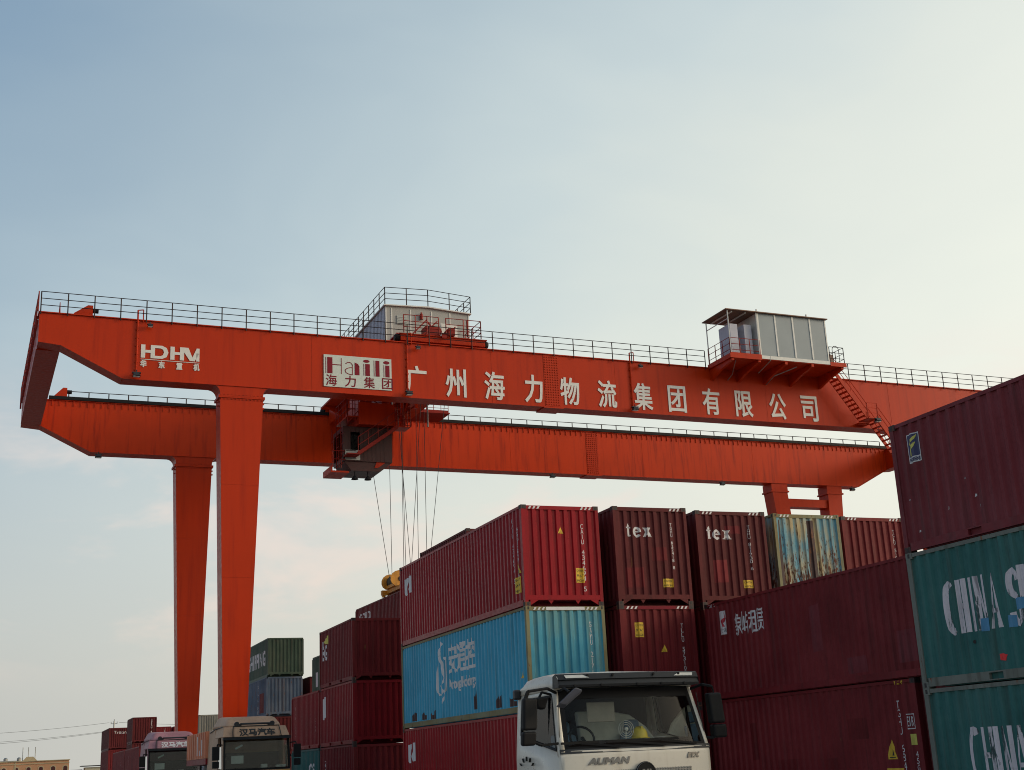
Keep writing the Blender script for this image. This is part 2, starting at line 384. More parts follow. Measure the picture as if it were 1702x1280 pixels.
leg_left(16.73, 10.42, 12.74, 11.06, 12.1)
def leg_right(y0, xa, xb, xc, xd):
    m = MB(); y1 = y0+1.22; ya = y0-.015
    m.box(xa-.05, xb+.05, ya, y1, 21.15, GZ0-.045); m.box(xa-.14, xb+.14, ya-.05, y1+.05, 21.02, 21.14)
    m.hexa([(xc,ya,1.9),(xd,ya,1.9),(xd,y1,1.9),(xc,y1,1.9),(xa,ya,21.02),(xb,ya,21.02),(xb,y1,21.02),(xa,y1,21.02)])
    m.build('leg', M['crane'], crane, loc=CL)
for y0 in (0.0, 16.73):
    leg_right(y0, 56.55, 57.95, 58.4, 59.4); leg_right(y0, 61.85, 63.2, 61.0, 62.0)
    MB().box(57.9, 62.0, y0+.12, y0+1.05, 19.9, 20.55).build('tie_beam', M['crane'], crane, loc=CL)
for x in (10.6, 59.6):
    s = MB(); s.box(x, x+1.3, -2.5, 20.4, 1.0, 1.92); s.build('sill_beam', M['crane'], crane, loc=CL)
    for yb in (-1.6, .9, 16.9, 19.4):
        b = MB(); b.box(x+.2, x+1.1, yb-.9, yb+.9, .45, .99); bo = b.build('bogie', M['crane'], crane, loc=CL)
        for d in (-.5, .5): MB().lathe((x+.5, yb+d, .36), [(0,0),(.3,0),(.34,.06),(.3,.12),(.3,.28),(0,.28)], 18, 'x').build('wheel', M['steel'], bo, smooth=40)
# end beams
for x0, x1 in ((.86, 1.98), (68.05, 69.17)):
    e = MB(); e.box(x0+.01, x1-.02, 1.001, 16.73, 23.36, 24.95); e.box(x0-.04, x1+.02, 1.08, 16.6, 23.30, 23.355); e.box(x0-.1, x1+.1, 1.16, 16.55, 24.955, 24.99)
    e.build('end_beam', M['crane'], crane, loc=CL)
# railings
r = MB(); railing(r, [(.9,-.12,25.02),(40.7,-.12,25.02)], 1.1, 1.32, below=.14); railing(r, [(50.5,-.12,25.02),(69.15,-.12,25.02)], 1.1, 1.3, below=.14)
r.build('railing', M['rail'], crane, loc=CL)
r = MB(); railing(r, [(3.7,18.35,25.02),(69.0,18.35,25.02)], 1.1, 1.26, .033); r.build('railing', M['rail'], crane, loc=CL)
w = MB(); w.box(3.2, 69.0, 17.74, 18.4, 24.96, 25.0)
for i in range(34): w.bar((3.4+i*1.97,17.7,24.6), (3.4+i*1.97,18.36,24.94), .06, .06)
w.build('walkway', M['crane'], crane, loc=CL)
r = MB(); railing(r, [(.78,-.1,25.02),(.78,18.2,25.02)], 1.1, 1.3)
for i in range(12): r.box(.70,.80, .6+i*1.45, .75+i*1.45, 24.3, 25.0)
r.build('railing', M['rail_shade_red'], crane, loc=CL)
# buffer stops
for y0, tp in ((.5, 25.7), (17.23, 25.95)):
    b = MB(); b.prism([(2.55,25.06),(3.5,25.06),(3.5,tp),(3.25,tp),(2.55,25.2)], 'y', y0-.28, y0+.28); b.box(2.45,3.6,y0-.33,y0+.33,25.05,25.1)
    o = b.build('buffer_stop', M['crane'], crane, loc=CL); MB().lathe((3.501,y0,tp-.2), [(.0,0),(.13,0),(.13,.3),(0,.3)], 12, 'x').build('buffer', M['black'], o)
MB().tube((1.85,.3,25.05),(1.85,.3,25.75),.05,6,.02).build('lightning_rod', M['rail_shade_red'], crane, loc=CL)
# conduits and floodlights
def floodlight(x, y, z, small=False, par=crane):
    s = .7 if small else 1.0
    f = MB(); f.tube((x,y,z+.18*s),(x,y,z),.03,6); f.box(x-.22*s,x+.22*s,y-.1*s,y+.1*s,z-.02,z+.03); f.hexa([(x-.2*s,y-.2*s,z-.16*s),(x+.2*s,y-.2*s,z-.16*s),(x+.2*s,y+.14*s,z-.2*s),(x-.2*s,y+.14*s,z-.2*s),(x-.1*s,y-.1*s,z),(x+.1*s,y-.1*s,z),(x+.1*s,y+.1*s,z),(x-.1*s,y+.1*s,z)])
    o = f.build('floodlight', M['dark'], par, loc=CL if par is crane else None)
    MB().box(x-.16*s,x+.16*s,y-.12*s,y+.1*s,z-.215*s,z-.195*s).build('lens', M['lamp'], o)
for x in (5.77, 20.76, 35.28):
    c = MB(); c.tube((x,-.07,22.0),(x,-.07,25.55),.045,6); c.tube((x+.28,-.07,24.9),(x+.28,-.07,25.6),.03,6); c.tube((x,-.07,25.55),(x+.28,-.07,25.6),.03,6)
    for k in range(7): c.box(x-.09,x+.09,-.06,-.001,22.2+k*.45,22.26+k*.45)
    c.build('conduit', M['crane'], crane, loc=CL)
    floodlight(x, -.28, 22.0); floodlight(x+.62, -.25, 24.75, True)
for x in (5.55, 37.4, 51.9, 64.2): floodlight(x, 16.6, 21.55)
# lettering on the front girder
def plate_mesh(v2, f2, x0, z0, y, thick):
    n = len(v2); vs = [(x0+p[0], y-(p[2] if len(p) > 2 else 0), z0+p[1]) for p in v2]+[(x0+p[0], y+thick, z0+p[1]) for p in v2]; ed = {}
    for f in f2:
        for a, b in zip(f, f[1:]+f[:1]): ed[(a,b)] = 1
    fs = [tuple(f) for f in f2]
    for a, b in ed:
        if (b,a) not in ed: fs.append((b, a, n+a, n+b))
    m = MB(); m.add(vs, fs); return m
for ch, x, zc in zip('广州海力物流集团有限公司', (21.35,23.78,26.2,28.72,31.1,33.62,36.11,38.51,40.99,43.41,45.97,48.45), (22.78,)*12):
    wd = 1.22 if ch != '力' else 1.12
    v, f = flat_text(ch, wd, 1.66, .028); plate_mesh(v, f, x-wd/2-.05, zc-.84+.03, -.034, .022).build('lettering', M['white'], g1)
sb = MB(); sb.box(15.87,19.82,-.05,-.012,22.06,23.92); sg = sb.build('sign_board', M['signplate'], g1)
hz = 22.83
v, f = polys(rect(.07,.0,.11,.94), rect(.17,0,.47,.94), rect(.47,.50,.96,.55), rect(.96,0,1.0,.94),                                   # H
    rect(1.60,0,1.64,.62), rect(1.75,0,2.03,.56), [(1.75,.56),(2.03,.5),(1.95,.66),(1.75,.74)],                                          # a (stem)
    rect(2.27,0,2.31,.70), rect(2.37,0,2.64,.70), rect(2.87,0,2.91,.94), rect(2.97,0,3.21,.94), rect(3.45,0,3.49,.70), rect(3.55,0,3.80,.70))
bowl = []
for i in range(15):
    t = R(90+i*180/14); bowl.append((1.62+.42*math.cos(t), .21+.21*math.sin(t)))
arc = MB(); V2, F2 = list(v), list(f)
def stroke2d(pts, w):
    vv, ff = [], []
    for i, p in enumerate(pts):
        a = pts[max(0,i-1)]; b = pts[min(len(pts)-1,i+1)]; d = Vector((b[0]-a[0], b[1]-a[1])).normalized(); n = Vector((-d.y, d.x))*w/2
        vv += [(p[0]+n.x,p[1]+n.y),(p[0]-n.x,p[1]-n.y)]
        if i: ff.append((2*i-2,2*i-1,2*i+1,2*i))
    return vv, ff
def disc(cx, cy, rx, ry, n=14): return [(cx+rx*math.cos(2*math.pi*i/n), cy+ry*math.sin(2*math.pi*i/n)) for i in range(n)]
hl = merge2d((V2,F2), stroke2d(bowl,.045), stroke2d([(1.22,.62)]+[(1.42+.2*math.cos(R(a)),.52+.2*math.sin(R(a))) for a in range(140,-1,-20)],.045), polys(disc(2.44,.86,.19,.09), disc(3.62,.86,.19,.10)))
plate_mesh(*hl, 15.9, hz, -.058, .007).build('lettering', M['signred'], sg)
for ch, x in zip('海力集团', (.04,1.14,2.24,3.30)):
    v, f = flat_text(ch, .62, .64, .008); plate_mesh(v, f, 15.95+x, 22.12, -.058, .007).build('lettering', M['signred'], sg)
H = lambda x: [rect(x,0,x+.23,.73), rect(x+.23,.29,x+.62,.45), rect(x+.62,0,x+.85,.73)]
hd = polys(*([[(0,0),(.22,0),(.22,.73),(0,.73)], rect(.22,.29,.50,.44)]+[rect(.50,0,.72,.73)]))
dd = [(.72,.73),(1.1,.73),(1.33,.62),(1.42,.37),(1.33,.12),(1.1,0),(.72,0),(.72,.15),(1.02,.15),(1.14,.22),(1.19,.37),(1.14,.52),(1.02,.58),(.72,.58)]
hd = merge2d(hd, polys([dd[i] for i in (0,1,12,13)], [dd[i] for i in (1,2,11,12)], [dd[i] for i in (2,3,10,11)], [dd[i] for i in (3,4,9,10)], [dd[i] for i in (4,5,8,9)], [dd[i] for i in (5,6,7,8)]),
    polys(rect(1.52,0,1.74,.73), rect(1.74,.29,2.02,.44), rect(2.02,0,2.24,.73)), polys([(2.24,.73),(2.24,.46),(2.55,.0),(2.68,.0),(2.68,.2),(2.46,.73)], [(2.68,0),(2.80,0),(3.05,.46),(3.05,.73),(2.9,.73),(2.68,.2)], rect(2.88,0,3.05,.46)), polys(rect(0,-.1,3.05,-.07)))
plate_mesh(*hd, 5.99, 22.95, -.03, .018).build('lettering', M['white'], g1)
for ch, x in zip('华东重机', (0,.94,1.86,2.76)):
    v, f = flat_text(ch, .29, .36, .015); plate_mesh(v, f, 5.99+x, 22.44, -.03, .018).build('lettering', M['white'], g1)

# electrical house hung on the front girder
eh = MB(); eh.box(41.0,49.65,-2.62,.0,24.98,25.1)
for x in (41.15,43.1,45.1,47.1,49.4): eh.prism([(-2.6,24.97),(-.001,24.97),(-.001,24.2),(-1.2,24.55),(-2.6,24.8)], 'x', x-.09, x+.09)
eh.box(41.0,43.25,-2.68,-2.625,24.93,25.28); eh.box(40.94,40.998,-2.68,0,24.93,25.22); eh.box(48.45,49.7,-2.68,-2.625,24.93,25.2)
ehouse = eh.build('electrical_house', M['crane'], crane, loc=CL)
p = MB(); p.box(43.27,48.4,-2.6,-.05,25.25,28.05); p.build('wall_panel', M['panel'], ehouse)
p = MB()
for x in (43.2,44.5,45.83,47.15): p.box(x,x+.11,-2.635,-2.602,25.28,28.04)
p.box(43.2,48.45,-2.66,-2.60,25.02,25.24); p.box(48.36,48.44,-2.63,-2.602,25.25,28.04)
p.box(43.2,43.262,-2.60,-.05,25.25,28.04)
for x in (43.22,47.0): p.box(x,x+.07,-2.62,-2.55,28.12,28.32)
build_each(p, 'trim', M['trim'], ehouse)
p = MB(); p.path([(43.9,-2.64,25.28),(43.9,-2.64,24.95),(43.9,-1.2,24.55)],.03,5); p.path([(46.3,-2.0,24.9),(45.2,-1.0,24.5),(45.2,-.05,24.2)],.035,5); p.path([(41.6,-2.2,24.92),(42.3,-.6,24.5),(42.3,-.05,24.3)],.035,5); p.build('cable_drop', M['steel'], ehouse)
p = MB(); p.box(40.85,48.55,-2.78,.1,28.055,28.11); p.build('roof', [M['roofbrown']], ehouse)
p = MB()
for x,y in ((41.05,-2.62),(41.05,-.08),(43.15,-2.62)): p.tube((x,y,25.1),(x,y,28.05),.04,6)
p.tube((41.05,-2.62,27.5),(41.05,-.08,27.5),.03,6); p.bar((41.4,-2.6,28.0),(41.4,-.1,28.0),.06,.08); p.bar((42.4,-2.6,28.0),(42.4,-.1,28.0),.06,.08)
build_each(p, 'post', M['trim'], ehouse)
for x, y0, y1 in ((41.38,-2.25,-.95),(42.38,-2.3,-1.0)):
    c = MB(); c.box(x,x+.55,y0,y1,25.11,27.32); c.box(x-.006,x-.001,(y0+y1)/2-.03,(y0+y1)/2+.03,25.2,27.25); c.build('cabinet', M['panelblue'], ehouse, bevel=.02)
p = MB(); railing(p, [(41.0,-.1,25.1),(41.0,-2.62,25.1),(43.2,-2.62,25.1)], 1.15, .8, .026); p.build('railing', M['rail_shade_red'], ehouse)
p = MB(); railing(p, [(48.5,-2.62,25.1),(49.6,-2.62,25.1),(49.6,-.1,25.1)], 1.15, .9, .024); p.path([(48.8,-2.55,25.1),(48.8,-2.55,26.1)]+[(49.05+.25*math.cos(R(a)),-2.55,26.1+.25*math.sin(R(a))) for a in range(180,-1,-30)]+[(49.3,-2.55,25.1)], .022); p.build('railing', M['rail'], ehouse)
p = MB(); p.box(48.55,49.35,-1.9,-1.1,25.11,26.0); p.build('condenser_unit', M['roofbrown'], ehouse, bevel=.03)
# stairs
st = MB()
def flight(x0,z0,x1,z1,ya,yb,n):
    for y in (ya,yb): st.bar((x0,y,z0),(x1,y,z1),.05,.24)
    for i in range(n):
        k = (i+.5)/n; x = x0+(x1-x0)*k; z = z0+(z1-z0)*k; st.box(x-.13,x+.13,ya,yb,z-.02,z+.02)
    for y in (ya,yb):
        for h in (.5,.95): st.tube((x0,y,z0+h),(x1,y,z1+h),.022,5)
        for k in (0,.5,1): st.tube((x0+(x1-x0)*k,y,z0+(z1-z0)*k),(x0+(x1-x0)*k,y,z0+(z1-z0)*k+.95),.022,5)
flight(49.75,24.98,51.95,22.1,-1.35,-.5,11)
st.box(51.95,52.75,-1.45,-.4,22.0,22.06); railing(st, [(51.95,-1.42,22.06),(52.75,-1.42,22.06)], 1.0, .8, .022); railing(st, [(52.0,-.42,22.06),(52.75,-.42,22.06)], 1.0, .8, .022)
flight(52.75,22.0,55.6,18.2,-1.35,-.5,14); st.box(55.6,56.5,-1.45,.6,18.1,18.16); st.box(51.95,52.75,-.4,-.02,21.86,21.98)
st.build('stairway', M['crane'], crane, loc=CL)
floodlight(52.5, -1.6, 21.95)
# ---------------------------------------------------------------- trolley on the girders
TX0, TX1 = 20.5, 25.75
TO = (23.1, 8.4)
trolley = thing('crane_trolley', 'red hoist trolley with grey machinery house straddling both crane girders', 'crane trolley', crane_world(*TO, 25.19), CROT)
TL = (-TO[0], -TO[1], -25.19)
def T(mb, name, mat, par=None, **k): return mb.build(name, mat, par or trolley, loc=TL if par is None else None, **k)
f = MB()
for y0 in (.5, 17.23):
    f.box(TX0,TX1,y0-.32,y0+.32,25.24,25.60)
    for x in (TX0+.5, TX1-.5, TX0+1.5, TX1-1.5): f.lathe((x,y0-.1,25.37), [(0,0),(.18,0),(.18,.2),(0,.2)], 14, 'y')
    f.box(TX0-.1,TX1+.1,y0-.4,y0+.4,25.602,25.65)
for x in (TX0+.1, TX1-.9): f.box(x,x+.8,1.25,16.4,24.35,25.85)
for y in (4.5, 12.4): f.box(TX0+.9,TX1-.9,y,y+.5,24.7,25.84)
f.box(TX0,TX1,.95,17.7,25.86,25.93)
f.box(19.5,TX0+.1,7.5,14.5,24.85,24.95); 0
f.prism([(19.5,24.84),(20.6,24.84),(20.6,24.3)],'y',7.6,7.8); f.prism([(19.5,24.84),(20.6,24.84),(20.6,24.3)],'y',13.5,13.75)
f.box(TX0+1.0,TX1-1.0,6.6,6.9,24.0,24.6); f.box(TX0+1.6,TX0+1.9,5.0,9.5,23.5,24.35); f.box(TX0+3.4,TX0+3.7,6.2,9.5,23.9,24.35); f.box(TX0+2.4,TX0+2.6,5.0,5.2,22.6,24.7)
T(f, 'trolley_frame', M['crane'])
b = MB()
for x, s in ((TX0,-1),(TX1,1)):
    for y0 in (.5,17.23): b.lathe((x,y0,25.45), [(0,0),(.24,0),(.26,.12*s),(.18,.28*s),(0,.3*s)], 12, 'x')
build_each(b, 'buffer', M['black'], trolley, TL)
# machinery house
hx0,hx1,hy0,hy1,hz0,hz1 = 20.5,25.9,3.0,13.0,26.0,28.3
h = MB(); h.prism([(hx0,hz0),(hx1,hz0),(hx1,hz1-.08),((hx0+hx1)/2,hz1+.1),(hx0,hz1)], 'y', hy0, hy1)
house = T(h, 'machinery_house', M['panelwarm'])
s = MB()
for x in (hx0,hx0+.35,hx0+1.55,hx0+2.9,hx0+4.1,hx1-.07): s.box(x,x+.07,hy0-.03,hy0-.001,hz0,hz1-.1)
s.box(hx0+3.5,hx0+4.6,hy0-.02,hy0-.001,hz0,hz0+1.5)
build_each(s, 'panel_seam', M['trim'], house)
s = MB()
for i in range(34): s.box(hx0-.03,hx0-.001,hy0+.15+i*.29,hy0+.33+i*.29,hz0+.05,hz1-.05)
T(s, 'side_cladding', M['panelblue'], house)
s = MB(); s.prism([(hx0-.12,hz1+.005),((hx0+hx1)/2,hz1+.105),(hx1+.12,hz1-.075),(hx1+.12,hz1-.01),((hx0+hx1)/2,hz1+.18),(hx0-.12,hz1+.07)], 'y', hy0-.15, hy1+.15); T(s, 'roof', M['trim'], house)
s = MB(); mid=(hx0+hx1)/2; railing(s, [(hx0-.05,hy1,hz1+.07),(hx0-.05,hy0-.1,hz1+.07),(mid,hy0-.1,hz1+.17),(hx1+.08,hy0-.1,hz1-.02),(hx1+.08,hy1,hz1-.02)], 1.1, 1.15, .028)
T(s, 'roof_railing', M['rail'], house)
s = MB(); s.box(hx0+.7,hx0+1.35,hy0-.05,hy0-.001,hz0+1.2,hz0+1.75); 
for k in range(5): s.box(hx0+.73,hx0+1.32,hy0-.07,hy0-.051,hz0+1.24+k*.1,hz0+1.28+k*.1)
T(s, 'louvre', M['steel'], house)
s = MB(); s.box(hx0+3.55,hx0+4.5,hy0-.04,hy0-.021,hz0+.1,hz0+1.45); s.box(hx0+4.35,hx0+4.42,hy0-.08,hy0-.041,hz0+.7,hz0+.85); T(s, 'door', M['trim'], house)
s = MB(); s.tube((hx0+2.25,hy0-.12,hz1-.35),(hx0+2.25,hy0-.12,hz1-.7),.1,8); s.tube((hx0+2.25,hy0-.12,hz1-.25),(hx0+2.25,hy0-.12,hz1-.36),.05,8); T(s, 'horn', M['rail_shade_red'], house)
# trolley front platform with railing and rope gear
s = MB(); railing(s, [(TX0+.15,.05,25.66),(TX0+2.3,.05,25.66)], 1.1, .75, .03); railing(s, [(TX0+2.75,.05,25.66),(TX1-.3,.05,25.66),(TX1-.3,2.6,25.66)], 1.1, 1.05, .03)
s.bar((TX0+1.0,1.2,25.94),(TX0+2.0,1.2,27.0),.07,.07); s.bar((TX0+1.7,1.1,26.0),(TX0+2.6,1.1,26.9),.07,.07); s.bar((TX0+2.1,1.5,27.0),(TX0+3.0,1.5,26.0),.07,.07); s.bar((TX0+3.1,1.5,26.0),(TX0+3.9,1.5,26.8),.07,.07)
T(s, 'railing', M['rail_shade_red'])
s = MB(); s.box(TX0+1.9,TX0+2.5,1.2,2.0,26.0,26.6); s.lathe((TX0+2.7,1.4,26.4), [(0,0),(.3,0),(.3,.25),(0,.25)], 14, 'y'); s.box(TX0+3.2,TX0+3.6,.8,1.6,26.0,26.45); s.tube((TX0+4.4,.8,26.0),(TX0+4.4,.8,27.0),.06,6); s.box(TX0+2.45,TX0+2.75,-.06,0.0,25.5,25.75)
build_each(s, 'rope_gear', M['rail_shade_red'], trolley, TL)
# operator cab below the trolley
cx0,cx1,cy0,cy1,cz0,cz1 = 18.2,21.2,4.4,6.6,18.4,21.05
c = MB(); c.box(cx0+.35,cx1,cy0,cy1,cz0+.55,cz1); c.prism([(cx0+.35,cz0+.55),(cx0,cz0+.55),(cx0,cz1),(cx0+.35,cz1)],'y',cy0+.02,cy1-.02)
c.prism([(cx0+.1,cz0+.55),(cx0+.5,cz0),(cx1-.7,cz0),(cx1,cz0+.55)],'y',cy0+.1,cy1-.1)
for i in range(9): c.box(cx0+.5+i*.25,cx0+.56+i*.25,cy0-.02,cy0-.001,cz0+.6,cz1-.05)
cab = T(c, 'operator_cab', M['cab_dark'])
s = MB(); s.box(cx0-.03,cx0-.001,cy0+.25,cy1-.25,cz0+.8,cz1-.3); s.box(cx0+.45,cx0+1.0,cy0-.03,cy0-.001,cz0+1.2,cz1-.35); T(s, 'window', M['glassdark'], cab)
s = MB(); s.box(cx0+.1,cx0+1.0,cy0-.06,cy0-.001,cz0+.6,cz0+1.2)
for k in range(4): s.tube((cx0+.15,cy0-.1,cz0+.68+k*.16),(cx0+.75,cy0-.1,cz0+.68+k*.16),.02,5)
T(s, 'guard', M['steel'], cab)
g = MB(); g.box(19.0,21.2,3.8,6.6,21.06,22.4); g.box(19.2,19.5,4.2,6.4,22.4,24.6); g.box(20.6,20.9,4.2,6.4,22.4,24.6); g.box(18.3,19.0,3.9,6.4,21.5,21.56)
g.box(21.2,22.1,3.6,4.6,20.95,21.0); g.box(21.75,21.9,4.2,4.4,21.0,24.4); g.bar((21.6,3.9,21.0),(22.6,3.9,24.5),.09,.09); g.bar((20.9,3.9,22.4),(21.9,3.9,24.5),.07,.07)
g.box(17.5,cx0+.4,cy0+.2,cy1-.2,cz0-.12,cz0-.02); g.box(17.5,17.6,cy0+.2,cy1-.2,cz0-.02,cz0+.25)
g.prism([(21.1,21.05),(21.3,21.05),(21.3,19.3),(20.3,18.6),(20.1,18.6)],'y',4.45,6.3)
build_each(g, 'cab_hanger', M['crane'], trolley, TL)
s = MB()
for y in (3.55,4.3): s.bar((21.3,y,20.95),(18.85,y,19.2),.06,.2)
for i in range(9):
    x = 21.2-i*.27; z = 20.88-i*.193; s.box(x-.14,x+.12,3.55,4.3,z-.03,z+.01)
s.box(18.2,18.95,3.5,4.35,19.15,19.22)
T(s, 'cab_stair', M['rail_shade_red'])  # crane red darkened: the stair's shade is put into its colour
s = MB(); s.box(25.66,27.9,12.2,14.6,24.45,24.52); s.box(25.66,27.8,12.2,12.26,24.52,24.66); railing(s, [(25.7,12.25,24.52),(27.8,12.25,24.52)], .9, .5, .02); T(s, 'service_platform', M['rail_shade_red'])  # darker red stands in for the shade under the trolley
s = MB(); railing(s, [(18.3,3.9,21.56),(18.3,6.3,21.56)], 1.1, .6, .022); railing(s, [(18.3,3.9,21.56),(19.0,3.9,21.56)], 1.1, .4, .022); railing(s, [(21.2,3.6,21.0),(22.1,3.6,21.0),(22.1,4.6,21.0)], 1.1, .45, .022)
for h in (.5,1.0): s.tube((21.3,3.55,20.95+h),(18.85,3.55,19.2+h),.022,5)
for k in range(5): s.tube((21.3-k*.61,3.55,20.95-k*.437),(21.3-k*.61,3.55,21.95-k*.437),.022,5)
for x in (18.35,18.8,19.25,19.7,20.5,21.15): s.tube((x,3.92,21.1),(x,3.92,23.6),.028,5)
for z in (22.0,22.5,23.0,23.6): s.tube((18.35,3.92,z),(21.15,3.92,z),.024,5)
s.bar((18.4,3.94,21.2),(20.4,3.94,23.5),.05,.05); s.bar((20.5,3.94,21.2),(21.7,3.94,24.3),.06,.06); s.bar((19.0,3.96,23.6),(20.6,3.96,22.0),.05,.05)
for k in range(9): s.tube((21.75,3.7,21.1+k*.38),(22.15,3.7,21.1+k*.38),.02,5)
for x in (21.75,22.15): s.tube((x,3.7,21.0),(x,3.7,24.4),.025,5)
for y in (4.4,5.4,6.4):
    for z in (18.7,19.3,19.9,20.5): s.tube((cx0-.14,y-.5,z),(cx0-.14,y,z),.02,5)
    s.tube((cx0-.14,y,18.5),(cx0-.14,y,21.3),.025,5)
s.path([(17.5,4.3,18.5),(17.5,4.3,19.5),(18.3,4.3,19.5)],.024,5); s.tube((17.9,4.3,18.5),(17.9,4.3,19.5),.02,5); s.tube((17.5,4.3,19.0),(18.3,4.3,19.0),.02,5)
T(s, 'cab_railing', M['rail_shade_red'])
for x in (19.05, 19.85):
    s = MB(); s.tube((x,5.0,cz0),(x,5.0,cz0-.2),.03,6); s.lathe((x,5.0,cz0-.42), [(.22,0),(.2,.03),(.06,.22),(0,.24)], 12); T(s, 'floodlight', M['dark'], cab, smooth=40)
s = MB()
for x,y,z0,z1 in ((20.85,3.2,22.2,24.3),(22.0,3.4,22.9,24.3),(23.0,3.0,20.9,23.8)): s.tube((x,y,z0),(x,y,z1),.045,6)
build_each(s, 'hanging_pipe', M['steel'], trolley, TL)
# hoist ropes
SPX, SPY, SPZ = 22.95, 7.3, 12.2
rp = MB()
for a, b in (((20.55,8.6,24.4),(22.0,7.9,12.6)), ((22.4,8.7,24.4),(22.42,8.7,12.7)), ((22.55,6.6,24.4),(22.5,6.6,12.7)), ((22.7,8.0,24.4),(23.45,8.0,12.7)), ((23.2,8.6,24.4),(23.3,8.6,12.7)), ((24.4,8.0,24.4),(23.4,8.0,12.7)), ((24.0,6.4,24.4),(23.9,6.4,12.7)), ((24.15,8.4,24.4),(24.05,8.4,12.7)), ((26.1,8.2,24.4),(24.6,8.2,12.7))):
    rp.tube(a, b, .018, 5)
build_each(rp, 'hoist_rope', M['rope'], trolley, TL)
# spreader hanging on the ropes
spreader = thing('spreader', 'orange yellow lifting spreader with rope sheaves on top of the hanging maroon container', 'spreader', crane_world(SPX, SPY, 11.6), CROT)
def S(mb, name, mat, par=None, **k): return mb.build(name, mat, par or spreader, loc=(-SPX,-SPY,-11.6) if par is None else None, **k)
s = MB(); s.box(22.15,22.5,3.4,9.2,11.78,12.02); s.box(23.4,23.75,3.4,9.2,11.78,12.02)
for y in (3.4,8.95): s.box(21.85,24.05,y,y+.3,11.72,12.0)
for x in (21.9,23.82):
    for y in (3.4,9.0): s.box(x,x+.18,y,y+.24,11.6,11.73)
S(s, 'spreader_frame', M['yellow'])
lob = lambda cx, a0, a1: [(cx+.58*math.cos(R(t)), 12.42+.52*math.sin(R(t))) for t in range(a0, a1, -24)]
hp = [(22.0,12.0),(21.8,12.15)]+lob(22.3,190,20)+[(23.0,12.55),(23.5,12.55)]+lob(24.2,150,-20)+[(24.7,12.15),(24.5,12.0)]
s = MB(); s.box(22.0,24.6,6.9,8.6,12.03,12.2); s.prism(hp, 'y', 6.8, 6.9); s.prism(hp, 'y', 8.6, 8.7)
hb = S(s, 'head_block', M['yellow'])
for x in (22.35,24.2):
    for y in (7.05,8.25): MB().lathe((x,y,12.42), [(0,0),(.38,0),(.38,.05),(.32,.1),(.38,.15),(.38,.2),(0,.2)], 18, 'y').build('sheave', M['dark'], hb)
    MB().lathe((x,6.8,12.42), [(.16,0),(.14,-.05),(0,-.06)], 12, 'y').build('sheave_pin', M['dark'], hb)
